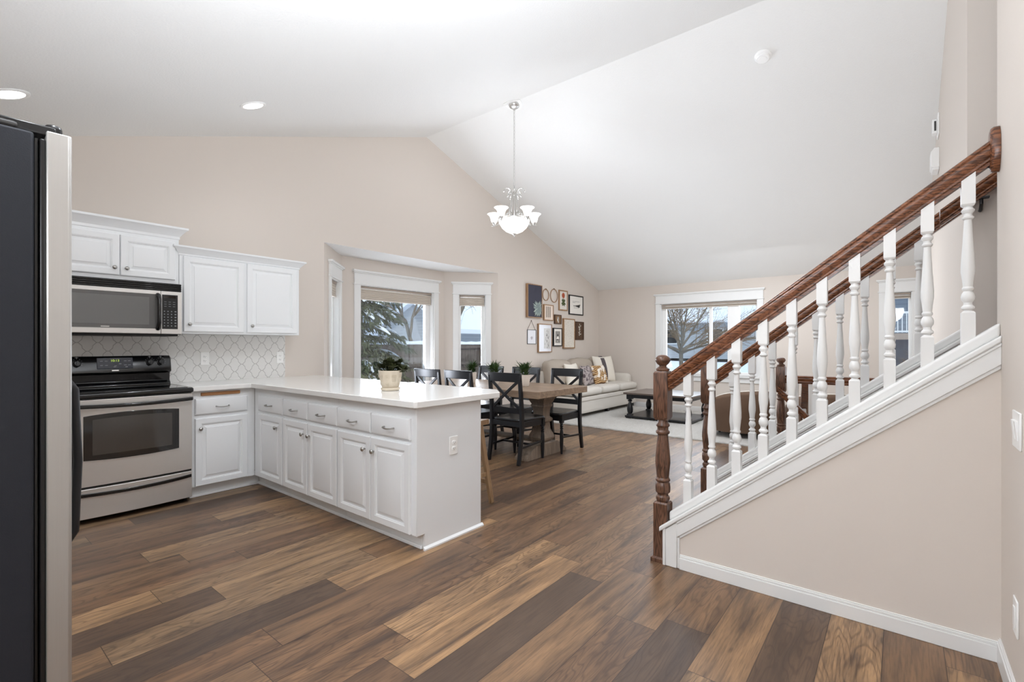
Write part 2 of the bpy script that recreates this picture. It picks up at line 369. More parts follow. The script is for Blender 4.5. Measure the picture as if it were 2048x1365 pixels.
def m_tile():
    n = NT('arabesque_tile'); v = n.obj(); x, y, z = n.sep(v)
    u = n.math('DIVIDE', n.math('SUBTRACT', x, 1.628), 0.128); w = n.math('DIVIDE', n.math('SUBTRACT', z, 0.919), 0.1395)
    p = n.math('ADD', u, w); q = n.math('SUBTRACT', u, w)
    A = 0.075
    def edge(a, b):
        s = n.math('SINE', n.math('MULTIPLY', b, 2*pi)); s3 = n.math('SINE', n.math('MULTIPLY', b, 6*pi))
        o = n.math('ADD', n.math('MULTIPLY', s, A), n.math('MULTIPLY', s3, 0.016))
        t = n.math('ADD', n.math('SUBTRACT', a, o), 0.5); fr = n.math('FRACT', t)
        return n.math('ABSOLUTE', n.math('SUBTRACT', fr, 0.5))
    d = n.math('MINIMUM', edge(p, q), edge(q, p))
    g = n.ramp(d, [(0.022, (1, 1, 1, 1)), (0.036, (0, 0, 0, 1))])
    c = n.mix(g, srgb(228, 227, 224), srgb(186, 184, 181))
    hh = n.ramp(d, [(0.02, (0, 0, 0, 1)), (0.09, (1, 1, 1, 1))])
    return n.bsdf(c, 0.18, 0, 0.5, n.bump(hh, 0.25, 0.003))
M['tile'] = m_tile()
def m_rug():
    n = NT('shag_rug'); v = n.obj(); f = n.noise(v, 26, 5, 0.7); g = n.noise(v, 140, 3, 0.7)
    h = n.math('ADD', n.math('MULTIPLY', f, 0.6), g)
    c = n.ramp(h, [(0.55, srgb(226, 220, 210)), (1.0, srgb(250, 248, 243))])
    return n.bsdf(c, 1.0, 0, 0.05, n.bump(h, 1.0, 0.03))
M['rug'] = m_rug()
def m_siding(name, rgb):
    n = NT(name); x, y, z = n.sep(n.obj()); f = n.math('FRACT', n.math('MULTIPLY', z, 6.0))
    c = n.mix(n.math('LESS_THAN', f, 0.12), srgb(*rgb), tuple(k*0.7 for k in srgb(*rgb)[:3])+(1,))
    return n.bsdf(c, 0.8)
M['siding'] = m_siding('grey_siding', (168, 172, 176)); M['siding_blue'] = m_siding('blue_grey_siding', (146, 156, 168))
# ================================================================== setting
YA, XB, YR = 5.04, 9.2, -0.285         # gable wall, far wall, living room right wall
def zceil(x): return 4.09-(4.39-x)/3.0 if x < 4.39 else 4.09-(x-4.39)*0.348
# floor
b = MB(); b.box(-3, 9.35, -3.6, YA, -0.12, 0)
b.prism([(2.886, YA, -0.12), (5.89, YA, -0.12), (5.24, 5.61, -0.12), (3.45, 5.61, -0.12)], (0, 0, 0.12))
struct(b, 'floor', M['floor'], smooth=False)
# vaulted ceiling
b = MB()
b.prism([(-0.55, -3.6, zceil(-0.55)), (4.39, -3.6, 4.09), (9.35, -3.6, zceil(9.35)), (9.35, -3.6, zceil(9.35)+0.15), (4.39, -3.6, 4.25), (-0.55, -3.6, zceil(-0.55)+0.15)], (0, YA+3.6+0.15, 0))
struct(b, 'ceiling', M['ceil'], smooth=False)
b = MB(); b.box(-3, -0.55, -0.5, 1.42, 2.44, 2.59); struct(b, 'ceiling_hall', M['ceil'], smooth=False)
b = MB(); b.prism([(2.889, YA+0.003, 2.403), (5.887, YA+0.003, 2.403), (5.36, 5.75, 2.403), (3.33, 5.75, 2.403)], (0, 0, 0.12)); struct(b, 'ceiling_bay', M['ceil'], smooth=False)
# gable wall with the bay opening
b = MB(); t = (0, 0.14, 0)
b.prism([(-0.55, YA, 0), (2.886, YA, 0), (2.886, YA, zceil(2.886)), (-0.55, YA, zceil(-0.55))], t)
b.prism([(2.886, YA, 2.405), (5.89, YA, 2.405), (5.89, YA, zceil(5.89)), (4.39, YA, 4.09), (2.886, YA, zceil(2.886))], t)
b.prism([(5.89, YA, 0), (9.2, YA, 0), (9.2, YA, zceil(9.2)), (5.89, YA, zceil(5.89))], t)
struct(b, 'wall_back', M['wall'], smooth=False)
def frame2(P, Q):
    P = Vector((P[0], P[1])); Q = Vector((Q[0], Q[1])); u = (Q-P).normalized(); n = Vector((u.y, -u.x)); L = (Q-P).length
    return (lambda a, d, z: (P.x+u.x*a+n.x*d, P.y+u.y*a+n.y*d, z)), L
def wall_with_holes(Mf, u0, u1, z0, z1, holes, t=0.14):
    """holes: (u0,u1,z0,z1) sorted along u; wall occupies d in [-t,0]"""
    b = MB(); cur = u0
    for a0, a1, h0, h1 in holes:
        b.mbox(Mf, cur, a0, -t, 0, z0, z1)
        b.mbox(Mf, a0, a1, -t, 0, z0, h0); b.mbox(Mf, a0, a1, -t, 0, h1, z1); cur = a1
    b.mbox(Mf, cur, u1, -t, 0, z0, z1); return b
BA, BB, BC, BD = (2.886, YA), (3.45, 5.61), (5.24, 5.61), (5.89, YA)
ML, LL = frame2(BA, BB); MC, LC = frame2(BB, BC); MR, LR = frame2(BC, BD); MF, LF = frame2((XB, YA), (XB, YR-0.3))
struct(wall_with_holes(ML, 0, LL+0.1, 0, 2.5, [(0.262, 0.69, 0.45, 2.055)]), 'wall_bay_left', M['wall'], smooth=False)
struct(wall_with_holes(MC, -0.08, LC+0.08, 0, 2.5, [(0.278, 1.575, 0.45, 2.055)]), 'wall_bay_center', M['wall'], smooth=False)
struct(wall_with_holes(MR, -0.1, LR, 0, 2.5, [(0.233, 0.668, 0.45, 2.055)]), 'wall_bay_right', M['wall'], smooth=False)
YW = lambda y: YA-y
struct(wall_with_holes(MF, -0.2, LF, 0, 2.62, [(YW(3.666), YW(1.93), 0.69, 2.05), (YW(0.16), YW(-0.14), 0.69, 2.04)], 0.15), 'wall_far', M['wall'], smooth=False)
b = MB(); b.prism([(3.60, YR, 0), (9.2, YR, 0), (9.2, YR, zceil(9.2)), (4.39, YR, 4.09), (3.60, YR, zceil(3.6))], (0, -0.14, 0)); struct(b, 'wall_living_right', M['wall'], smooth=False)
b = MB(); b.box(3.62, 3.74, -3.5, YR-0.01, 0, 4.1); struct(b, 'wall_stair_far', M['wall'], smooth=False)
b = MB(); b.box(-3, 2.785, -0.43, -0.31, 0, 3.60); struct(b, 'wall_right', M['wall'], smooth=False)
b = MB(); b.box(2.67, 2.785, -3.5, -0.43, 0, 3.7); struct(b, 'wall_stair_near', M['wall'], smooth=False)
b = MB(); b.box(2.67, 3.74, -3.62, -3.5, 0, 4.1); struct(b, 'wall_stair_end', M['wall'], smooth=False)
b = MB(); b.box(-0.67, -0.55, 1.42, YA+0.14, 0, 2.6); struct(b, 'wall_left', M['wall'], smooth=False)
b = MB(); b.box(-3, -0.55, 1.42, 1.54, 0, 2.5); b.box(-0.67, -0.55, -0.31, 1.42, 2.44, 2.6); struct(b, 'wall_hall', M['wall'], smooth=False)
b = MB(); b.box(-3.12, -3, -0.43, 1.54, 0, 2.5); struct(b, 'wall_hall_end', M['wall'], smooth=False)
# ------------------------------------------------------------------ windows
def window(name, Mf, o, casing, shade_z, stool_z=None, mullions=(), t=0.14, left_frame=0.03, right_frame=0.03, cap=0.0):
    u0, u1, z0, z1 = o; ca, cb = casing
    r = struct_empty(name, Mf((u0+u1)/2, 0, z0))
    c = MB()
    c.mbox(Mf, ca, u0, 0, 0.02, z0-0.02, z1); c.mbox(Mf, u1, cb, 0, 0.02, z0-0.02, z1)
    c.build('casing', M['trim'], r, bevel=0.002)
    h = MB()
    h.mbox(Mf, ca, cb, 0, 0.022, z1+0.012, z1+0.155)
    h.mbox(Mf, ca-0.012, cb+0.012, 0, 0.034, z1-0.004, z1+0.014)
    h.mbox(Mf, ca-0.016, cb+0.016, 0, 0.036, z1+0.15, z1+0.165); h.mbox(Mf, ca-0.030, cb+0.030, 0, 0.052, z1+0.165, z1+0.190)
    h.build('head_trim', M['trim'], r, bevel=0.003)
    s = MB(); s.mbox(Mf, ca-0.025, cb+0.025, -0.05, 0.05, z0-0.03, z0); s.mbox(Mf, ca, cb, 0, 0.02, z0-0.12, z0-0.03)
    s.build('stool', M['trim'], r, bevel=0.003)
    j = MB()
    j.mbox(Mf, u0-0.001, u0+0.012, -t, 0.0, z0, z1); j.mbox(Mf, u1-0.012, u1+0.001, -t, 0.0, z0, z1)
    j.mbox(Mf, u0, u1, -t, 0.0, z1-0.012, z1); j.mbox(Mf, u0, u1, -t, -0.05, z0, z0+0.015)
    j.build('jamb', M['trim'], r)
    f = MB(); d0, d1 = -t+0.01, -t+0.07
    lf, rf = left_frame, right_frame
    for k, dd in ((0, 0.0), (1, 0.012)):
        f.mbox(Mf, u0+0.012, u0+0.012+lf*(1-0.4*k), d0+dd*0.4, d1-dd*1.6, z0, z1); f.mbox(Mf, u1-0.012-rf*(1-0.4*k), u1-0.012, d0+dd*0.4, d1-dd*1.6, z0, z1)
    f.mbox(Mf, u0, u1, d0, d1-0.01, z0, z0+0.055); f.mbox(Mf, u0, u1, d0, d1-0.01, z1-0.05, z1)
    for a, w in mullions: f.mbox(Mf, a-w/2, a+w/2, d0, d1+ (0.03 if w > 0.1 else -0.012), z0, z1)
    f.build('sash', M['vinyl'], r, bevel=0.003)
    g = MB(); g.mbox(Mf, u0+0.02, u1-0.02, d0+0.018, d0+0.024, z0+0.02, z1-0.02); g.build('pane', M['glass'], r, smooth=False)
    return r
window('window_1', ML, (0.262, 0.69, 0.45, 2.055), (0.19, 0.762), 1.85)
window('window_2', MC, (0.278, 1.575, 0.45, 2.055), (0.184, 1.67), 1.86, right_frame=0.085)
window('window_3', MR, (0.233, 0.668, 0.45, 2.055), (0.145, 0.751), 1.875, right_frame=0.05)
window('window_4', MF, (YW(3.666), YW(1.93), 0.69, 2.05), (YW(3.76), YW(1.836)), 1.96, mullions=((YW(2.745), 0.05), (YW(2.34), 0.19)), t=0.15, left_frame=0.07)
window('window_5', MF, (YW(0.16), YW(-0.14), 0.69, 2.04), (YW(0.25), YW(-0.225)), 1.95, t=0.15)
# jamb hardware of the narrow bay window
def shade(Mf, u0, u1, ztop, zbot, label, d=-0.045):
    r = thing('cellular_shade', label, 'window shade', Mf((u0+u1)/2, d, ztop), 'raised cellular shades in the windows')
    h = MB(); h.mbox(Mf, u0, u1, d-0.03, d+0.02, ztop-0.028, ztop); h.build('headrail', M['shade_dark'], r, bevel=0.003)
    c = MB(); n = 5; zt = ztop-0.05; zb = zbot+0.016; prof = []
    for k in range(2*n+1):
        z = zt+(zb-zt)*k/(2*n); prof.append((0.018 if k % 2 else 0.010, z))
    ring = lambda a: [Mf(a, d-0.005+x, z) for x, z in prof]+[Mf(a, d-0.005-x, z) for x, z in reversed(prof)]
    c.loft([ring(u0+0.006), ring(u1-0.006)]); c.build('pleats', M['shade'], r, angle=20)
    k = MB(); k.mbox(Mf, u0+0.003, u1-0.003, d-0.02, d+0.014, zbot, zbot+0.018); k.mbox(Mf, u0+0.003, u1-0.003, d-0.02, d+0.014, zt-0.002, zt+0.012)
    k.build('bottom_rail', M['shade'], r, bevel=0.003)
    for a in ((0.3, 0.7) if u1-u0 > 0.6 else (0.5,)):
        cd = MB(); uu = u0+(u1-u0)*a; cd.tube([Mf(uu, d+0.012, ztop-0.02), Mf(uu, d+0.012, zt)], 0.0016, 5); cd.build('lift_cord', M['plate'], r)
    return r
shade(ML, 0.278, 0.674, 2.04, 1.85, 'narrow beige cellular shade in the angled bay window beside the kitchen')
shade(MC, 0.294, 1.559, 2.04, 1.86, 'wide beige cellular shade in the middle bay window')
shade(MR, 0.249, 0.652, 2.04, 1.872, 'short beige cellular shade in the bay window beside the picture wall')
shade(MF, YW(3.65), YW(1.946), 2.035, 1.945, 'long beige cellular shade over the triple living room window')
shade(MF, YW(0.144), YW(-0.124), 2.025, 1.94, 'small beige shade in the narrow window seen through the stair balusters')
# ------------------------------------------------------------------ baseboards
def base(name, Mf, u0, u1, h=0.095):
    b = MB(); b.mbox(Mf, u0, u1, 0, 0.014, 0, h-0.018); b.mbox(Mf, u0, u1, 0, 0.010, h-0.018, h-0.006); b.mbox(Mf, u0, u1, 0, 0.006, h-0.006, h)
    return struct(b, name, M['trim'], bevel=0.002)
MBk, _ = frame2((5.9, YA), (9.2, YA)); base('baseboard_back', MBk, 0, 3.3)
base('baseboard_bay_left', ML, 0, LL); base('baseboard_bay_center', MC, 0, LC); base('baseboard_bay_right', MR, 0, LR)
base('baseboard_far', MF, 0, YA-YR)
MRt, _ = frame2((2.68, -0.31), (-3, -0.31)); base('baseboard_right', MRt, 0, 5.6)
MLR, _ = frame2((9.2, YR), (3.75, YR)); base('baseboard_living_right', MLR, 0, 5.4)
# ------------------------------------------------------------------ staircase
SL = 0.78
def zcap(y): return 0.300+SL*(1.02-y)          # top of near cap
def zcapf(y): return 0.905+0.765*(0.30-y)      # top of far cap
def knee(x0, x1, zf, y0, y1, drop):
    b = MB(); b.prism([(x0, y0, 0), (x0, y0, zf(y0)-drop), (x0, y1, zf(y1)-drop), (x0, y1, 0)], (x1-x0, 0, 0)); return b
struct(knee(2.68, 2.785, zcap, 1.035, -0.31, 0.075), 'wall_knee_near', M['wall'], smooth=False)
struct(knee(3.63, 3.735, zcapf, 1.06, YR, 0.075), 'wall_knee_far', M['wall'], smooth=False)
def slopeboard(b, x0, x1, zf, y0, y1, a, c):
    """board between zf-a and zf-c along the slope"""
    b.prism([(x0, y0, zf(y0)-a), (x0, y1, zf(y1)-a), (x0, y1, zf(y1)-c), (x0, y0, zf(y0)-c)], (x1-x0, 0, 0))
def sloped_trim(name, x0, x1, zf, y0, y1, face, endboard):
    r = struct_empty(name, ((x0+x1)/2, y0, 0))
    b = MB(); slopeboard(b, x0-0.022, x1+0.022, zf, y0+0.035, y1, 0.050, 0.078); b.build('cap_board', M['trim'], r, bevel=0.006)
    b = MB(); slopeboard(b, x0+0.012, x1-0.012, zf, y0-0.012, y1, 0.0, 0.052); b.build('shoe_rail', M['trim'], r, bevel=0.010, seg=3)
    b = MB(); s = -1 if face < 0 else 1; xf = x0 if face < 0 else x1
    ys = y0-0.065 if endboard else y0
    slopeboard(b, xf-s*0.002, xf+s*0.014, zf, ys, y1, 0.079, 0.165); slopeboard(b, xf-s*0.002, xf+s*0.008, zf, ys-0.013, y1, 0.164, 0.182)
    slopeboard(b, xf-s*0.002, xf+s*0.018, zf, ys, y1, 0.0785, 0.092)
    if endboard:
        b.prism([(xf-s*0.002, y0-0.001, 0.001), (xf-s*0.002, y0-0.001, zf(y0)-0.082), (xf-s*0.002, ys, zf(ys)-0.082), (xf-s*0.002, ys, 0.001)], (s*0.016, 0, 0))
        b.box(min(xf-s*0.002, xf+s*0.008), max(xf-s*0.002, xf+s*0.008), ys-0.013, ys, 0.001, zf(ys)-0.166)
    b.build('skirt_board', M['trim'], r, bevel=0.003)
    b = MB(); b.box(x0-0.014, x1+0.014, y0, y0+0.016, 0, zf(y0)-0.078); b.build('end_board', M['trim'], r, bevel=0.002)
    return r
sloped_trim('trim_1', 2.68, 2.785, zcap, 1.035, -0.31, -1, True)
sloped_trim('trim_2', 3.63, 3.735, zcapf, 1.06, YR, -1, False)
Ms, _ = frame2((2.68, 1.035), (2.68, -0.31)); base('baseboard_stair', Ms, 0.079, 1.345, 0.081)
# treads
b = MB(); y = 0.98; z = 0
for k in range(14):
    z1 = 0.196*(k+1); b.box(2.785, 3.63, y-0.25-0.03, y+0.02, z1-0.03, z1); b.box(2.785, 3.63, y-0.26, y-0.0, max(0, z1-0.3), z1-0.03); y -= 0.251
st = b.build('staircase', M['oakdark'], None, off=(3.2, 0.9, 0)); tag(st, 'dark stained wooden stair treads between the two white knee walls', 'stairs', kind='structure')

BAL_PROF = [(0.0125, 0.0), (0.0125, 0.008), (0.021, 0.016), (0.0215, 0.024), (0.014, 0.034), (0.0135, 0.044), (0.021, 0.058), (0.0225, 0.072), (0.019, 0.088), (0.0135, 0.098),
            (0.0185, 0.106), (0.019, 0.112), (0.0155, 0.120), (0.0180, 0.150), (0.0225, 0.190), (0.0225, 0.215), (0.0205, 0.26), (0.0165, 0.33), (0.0135, 0.40), (0.0120, 0.435),
            (0.018, 0.441), (0.0195, 0.447), (0.0135, 0.455), (0.0135, 0.464), (0.0205, 0.474), (0.0215, 0.481), (0.015, 0.492), (0.0145, 0.50), (0.021, 0.508)]
def baluster(parent, x, y, zb, zt, slope, w=0.0215, bl=0.115, tl=0.100):
    """square foot, turned shaft, square head cut to the rail slope"""
    b = MB(); L = (zt-tl)-(zb+bl); k = L/0.508
    b.loft([[(x+sx*w, y+sy*w, zb-0.03-(sy*w)*slope) for sx, sy in ((-1, -1), (1, -1), (1, 1), (-1, 1))],
            [(x+sx*w, y+sy*w, zb+bl) for sx, sy in ((-1, -1), (1, -1), (1, 1), (-1, 1))],
            [(x+sx*w*0.7, y+sy*w*0.7, zb+bl+0.008) for sx, sy in ((-1, -1), (1, -1), (1, 1), (-1, 1))]])
    b.lathe([(r, zb+bl+0.004+h*k) for r, h in BAL_PROF], (x, y, 0), 14)
    b.loft([[(x+sx*w*0.75, y+sy*w*0.75, zt-tl-0.004) for sx, sy in ((-1, -1), (1, -1), (1, 1), (-1, 1))],
            [(x+sx*w, y+sy*w, zt-tl+0.004) for sx, sy in ((-1, -1), (1, -1), (1, 1), (-1, 1))],
            [(x+sx*w, y+sy*w, zt+0.02-(sy*w)*slope) for sx, sy in ((-1, -1), (1, -1), (1, 1), (-1, 1))]])
    return b.build('baluster', M['trim'], parent, angle=30)
def newel(parent, x, y, z0=0.0, zs=1.0, name='newel_post', w=0.0415):
    b = MB(); S = lambda z: z0+z*zs
    b.sqprof([(w+0.012, S(0)), (w+0.012, S(0.022)), (w, S(0.028)), (w, S(0.335)), (w*0.8, S(0.345))], (x, y, 0))
    b.lathe([(0.026, S(0.335)), (0.036, S(0.350)), (0.0395, S(0.362)), (0.038, S(0.372)), (0.030, S(0.380)), (0.030, S(0.388)), (0.0405, S(0.398)), (0.0425, S(0.425)), (0.0405, S(0.448)),
             (0.033, S(0.457)), (0.0415, S(0.464)), (0.0415, S(0.472)), (0.034, S(0.482)), (0.0375, S(0.52)), (0.0425, S(0.57)), (0.0415, S(0.60)), (0.036, S(0.66)), (0.031, S(0.715)), (0.029, S(0.730)),
             (0.038, S(0.738)), (0.0395, S(0.748)), (0.031, S(0.757)), (0.031, S(0.772)), (0.0395, S(0.782)), (0.038, S(0.79)), (0.03, S(0.80)), (0.028, S(0.83))], (x, y, 0), 24)
    b.sqprof([(w*0.78, S(0.815)), (w, S(0.832)), (w, S(1.085)), (w*0.8, S(1.098))], (x, y, 0))
    b.lathe([(0.030, S(1.09)), (0.038, S(1.104)), (0.0385, S(1.110)), (0.028, S(1.118)), (0.020, S(1.125)), (0.021, S(1.130)), (0.033, S(1.140)), (0.0415, S(1.155)), (0.0425, S(1.163)), (0.038, S(1.176)), (0.026, S(1.187)), (0.010, S(1.192)), (0.001, S(1.1925))], (x, y, 0), 24)
    return b.build(name, M['oakdark'], parent, angle=35, bevel=0.002)
RAILP = [(-0.020, -0.050), (0.020, -0.050), (0.020, -0.036), (0.027, -0.030), (0.024, -0.020), (0.030, -0.010), (0.0345, 0.006), (0.0345, 0.018), (0.030, 0.026), (0.034, 0.034), (0.030, 0.044), (0.018, 0.050),
         (-0.018, 0.050), (-0.030, 0.044), (-0.034, 0.034), (-0.030, 0.026), (-0.0345, 0.018), (-0.0345, 0.006), (-0.030, -0.010), (-0.024, -0.020), (-0.027, -0.030), (-0.020, -0.036)]
def rail(b, x, y0, z0, y1, z1, vs=1.0):
    b.loft([[(x+p, y0, z0+q*vs) for p, q in RAILP], [(x+p, y1, z1+q*vs) for p, q in RAILP]])
# near railing
r = thing('stair_railing', 'near stair railing with dark wood handrail and white balusters ending at the right wall', 'stair railing', (2.725, 1.07, 0))
newel(r, 2.725, 1.072)
b = MB(); zr = lambda y: 1.043+0.752*(1.02-y); rail(b, 2.725, 1.035, zr(1.035), -0.285, zr(-0.285)); b.build('handrail', M['oakrail'], r, angle=50)
for k in range(10):
    y = 0.925-0.127*k; baluster(r, 2.725, y, zcap(y), zr(y)-0.05, 0.77)
b = MB(); zc = 2.035; ring = lambda s, y: [(2.725+s*0.052*cos(a*pi/12), y, zc+s*0.092*sin(a*pi/12)) for a in range(24)]
b.loft([ring(1, -0.309), ring(1, -0.292), ring(0.93, -0.284), ring(0.78, -0.280)]); b.build('rosette', M['oakrail'], r, angle=40)
# far railing
r = thing('stair_railing', 'far stair railing with dark newel post beyond the near white balusters', 'stair railing', (3.682, 1.10, 0))
newel(r, 3.682, 1.105)
b = MB(); zr2 = lambda y: 1.590+0.775*(0.30-y); rail(b, 3.682, 1.07, zr2(1.07), YR+0.003, zr2(YR)); b.build('handrail', M['oakrail'], r, angle=50)
for k in range(9):
    y = 0.934-0.1275*k; baluster(r, 3.682, y, zcapf(y), zr2(y)-0.05, 0.77)
r = thing('wall_handrail', 'dark wood handrail bracketed to the stairwell wall above the far railing', 'handrail', (3.53, -0.25, 2.0))
b = MB(); zr3 = lambda y: 1.935-0.78*(y+0.16); rail(b, 3.535, -0.17, zr3(-0.17), -2.4, zr3(-2.4), 0.9); b.build('handrail', M['oakrail'], r, angle=50)
for y in (-0.335, -1.5):
    b = MB(); b.tube([(3.535, y, zr3(y)-0.04), (3.535, y, zr3(y)-0.075), (3.57, y, zr3(y)-0.10), (3.622, y, zr3(y)-0.10)], 0.008, 8); b.box(3.612, 3.622, y-0.016, y+0.016, zr3(y)-0.15, zr3(y)-0.06); b.box(3.518, 3.552, y-0.03, y+0.03, zr3(y)-0.05, zr3(y)-0.042); b.build('bracket', M['black_sat'], r)
# guard railing of the lower stairs
XG = 5.5
r = thing('guard_railing', 'low dark guard railing with ball newel around the lower stair opening', 'guard railing', (XG, 0.93, 0))
newel(r, XG, 0.937, 0, 0.942)
b = MB(); b.loft([[(XG+p, y, 0.905+q*0.8) for p, q in RAILP] for y in (0.90, YR+0.003)]); b.build('rail_beam', M['oakrail'], r, angle=50)
for k in range(9):
    y = 0.80-0.118*k; b = MB(); b.box(XG-0.016, XG+0.016, y-0.016, y+0.016, 0.02, 0.87); b.build('spindle', M['trim'], r, bevel=0.002)
b = MB(); b.box(XG-0.03, XG+0.03, YR+0.003, 0.90, 0, 0.02); b.build('shoe', M['trim'], r)
r = thing('lower_stair_handrail', 'dark handrail slanting down from the ball newel of the guard railing', 'handrail', (XG, 0.9, 0.8))
b = MB(); b.loft([[(XG-0.075+p, y, z+q*0.75) for p, q in RAILP] for y, z in ((0.95, 0.80), (0.55, 0.385))]); b.build('rail_beam', M['oakrail'], r, angle=50)
b = MB(); b.bar((XG-0.075, 0.945, 0.79), (XG, 0.945, 0.79), 0.03, 0.03); b.build('bracket', M['oakrail'], r)
r = thing('lower_stair_handrail', 'dark slanting handrail behind the guard rail of the lower stairs', 'handrail', (5.9, 0.78, 0.6))
b = MB(); b.taperbar((5.60, 0.735, 0.87), (6.25, 0.85, 0.44), 0.07, 0.10, 0.05, 0.08); b.build('rail_beam', M['oakrail'], r)
b = MB(); b.bar((6.0, 0.80, 0.0), (6.0, 0.80, 0.58), 0.03, 0.03, (1, 0, 0)); b.build('support_post', M['trim'], r)
# ================================================================== kitchen
MA = lambda Yf: (lambda u, d, z: (u, Yf-d, z))          # faces -Y, u along X
MP = lambda Xf: (lambda u, d, z: (Xf-d, u, z))          # faces -X, u along Y
def raised(Mf, u0, u1, z0, z1, t=0.02):
    b = MB(); ring = lambda i, d: [Mf(u0+i, d, z0+i), Mf(u1-i, d, z0+i), Mf(u1-i, d, z1-i), Mf(u0+i, d, z1-i)]
    b.loft([ring(0, 0), ring(0, t-0.004), ring(0.004, t), ring(0.043, t), ring(0.046, t-0.003), ring(0.050, t-0.0035), ring(0.053, t-0.011), ring(0.059, t-0.012), ring(0.078, t-0.005), ring(0.080, t-0.001), ring(0.084, t)])
    return b
def slab(Mf, u0, u1, z0, z1, t=0.02):
    b = MB(); ring = lambda i, d: [Mf(u0+i, d, z0+i), Mf(u1-i, d, z0+i), Mf(u1-i, d, z1-i), Mf(u0+i, d, z1-i)]
    b.loft([ring(0, 0), ring(0, t-0.007), ring(0.003, t-0.003), ring(0.010, t)]); return b
def knob(Mf, u, z, parent, d=0.02):
    b = MB(); pr = [(0.006, 0), (0.005, 0.010), (0.008, 0.014), (0.0145, 0.018), (0.0155, 0.023), (0.012, 0.028), (0.004, 0.0305), (0.0005, 0.031)]
    b.loft([[Mf(u+r*cos(2*pi*k/14), d+h, z+r*sin(2*pi*k/14)) for k in range(14)] for r, h in pr]); return b.build('knob', M['chrome'], parent, angle=50)
def pull(Mf, u, z, parent, d=0.02, w=0.096):
    b = MB(); p = [Mf(u+w/2*a, d+h, z+dz) for a, h, dz in ((-1, 0, 0), (-0.98, 0.014, 0), (-0.8, 0.024, -0.002), (-0.4, 0.028, -0.004), (0, 0.029, -0.005), (0.4, 0.028, -0.004), (0.8, 0.024, -0.002), (0.98, 0.014, 0), (1, 0, 0))]
    b.tube(p, [0.006, 0.005, 0.004, 0.0042, 0.0046, 0.0042, 0.004, 0.005, 0.006], 8); return b.build('pull_handle', M['chrome'], parent, angle=60)
def crown(b, Mf, u0, u1, d0, d1, prof):
    b.loft([[Mf(u0-o, d0, z), Mf(u1+o, d0, z), Mf(u1+o, d1+o, z), Mf(u0-o, d1+o, z)] for o, z in prof])
# ---- upper cabinets
mf = MA(5.04)
r = thing('wall_cabinet', 'short white wall cabinet with two doors above the microwave', 'cabinet', (1.0, 4.88, 1.755))
b = MB(); b.mbox(mf, 0.615, 1.392, 0, 0.320, 1.755, 2.15); b.build('cabinet_body', M['cab'], r, bevel=0.002)
b = MB(); crown(b, mf, 0.615, 1.392, 0, 0.320, [(0, 2.13), (0.006, 2.135), (0.006, 2.155), (0.014, 2.165), (0.036, 2.195), (0.050, 2.208), (0.056, 2.212), (0.056, 2.228), (0.0, 2.230)]); b.build('crown_molding', M['cab'], r, angle=25)
mf2 = MA(4.72)
for u0, u1, ku in ((0.630, 0.994, 0.960), (1.000, 1.362, 1.036)):
    d = raised(mf2, u0, u1, 1.79, 2.105).build('door', M['cab'], r, angle=25); knob(mf2, ku, 1.845, d)
r = thing('wall_cabinet', 'lower white wall cabinet with two doors over the tiled backsplash', 'cabinet', (1.92, 4.88, 1.345))
b = MB(); b.mbox(mf, 1.395, 2.431, 0, 0.320, 1.345, 2.03); b.build('cabinet_body', M['cab'], r, bevel=0.002)
b = MB(); crown(b, mf, 1.395, 2.431, 0, 0.320, [(0, 2.005), (0.006, 2.01), (0.006, 2.022), (0.014, 2.030), (0.034, 2.055), (0.046, 2.066), (0.052, 2.070), (0.052, 2.084), (0.0, 2.086)]); b.build('crown_molding', M['cab'], r, angle=25)
for u0, u1, ku in ((1.422, 1.900, 1.462), (1.930, 2.402, 1.968)):
    d = raised(mf2, u0, u1, 1.363, 2.0).build('door', M['cab'], r, angle=25); knob(mf2, ku, 1.425, d)
# ---- microwave
r = thing('microwave', 'stainless over-the-range microwave with black handle and keypad', 'microwave', (1.0, 4.85, 1.335))
b = MB(); b.mbox(mf, 0.620, 1.390, 0, 0.385, 1.335, 1.752); b.build('case', M['black_sat'], r, bevel=0.004)
mw = MA(4.655)
b = MB()
for k in range(4): b.mbox(mw, 0.622, 1.388, -0.01, 0.012, 1.690+k*0.0155, 1.700+k*0.0155)
b.build('vent_louver', M['black_gloss'], r, bevel=0.003)
b = MB(); ring = lambda u0, u1, z0, z1, d: [mw(u0, d, z0), mw(u1, d, z0), mw(u1, d, z1), mw(u0, d, z1)]
b.loft([ring(0.622, 1.240, 1.338, 1.684, 0), ring(0.622, 1.240, 1.338, 1.684, 0.022), ring(0.626, 1.236, 1.342, 1.680, 0.025), ring(0.640, 1.226, 1.378, 1.655, 0.025), ring(0.642, 1.224, 1.380, 1.653, 0.020)], caps=False)
dr = b.build('door', M['steel'], r, angle=25)
b = MB(); b.mbox(mw, 0.640, 1.226, 0.004, 0.021, 1.378, 1.655); b.build('door_window', M['mw_glass'], dr)
b = MB(); b.mbox(mw, 0.690, 1.165, 0.0205, 0.0217, 1.410, 1.628); b.build('window_screen', plain('mesh_screen', (104, 103, 101), 0.3), dr)
b = MB(); b.mbox(mw, 0.868, 0.918, 0.021, 0.0222, 1.386, 1.393); b.build('badge', M['nickel'], dr)
b = MB(); b.tube([mw(1.222, 0.020, 1.652), mw(1.222, 0.045, 1.645), mw(1.224, 0.058, 1.61), mw(1.224, 0.060, 1.52), mw(1.224, 0.058, 1.43), mw(1.222, 0.045, 1.388), mw(1.222, 0.020, 1.378)], [0.016, 0.016, 0.014, 0.0135, 0.014, 0.016, 0.016], 12); b.build('handle', M['black_gloss'], dr, angle=60)
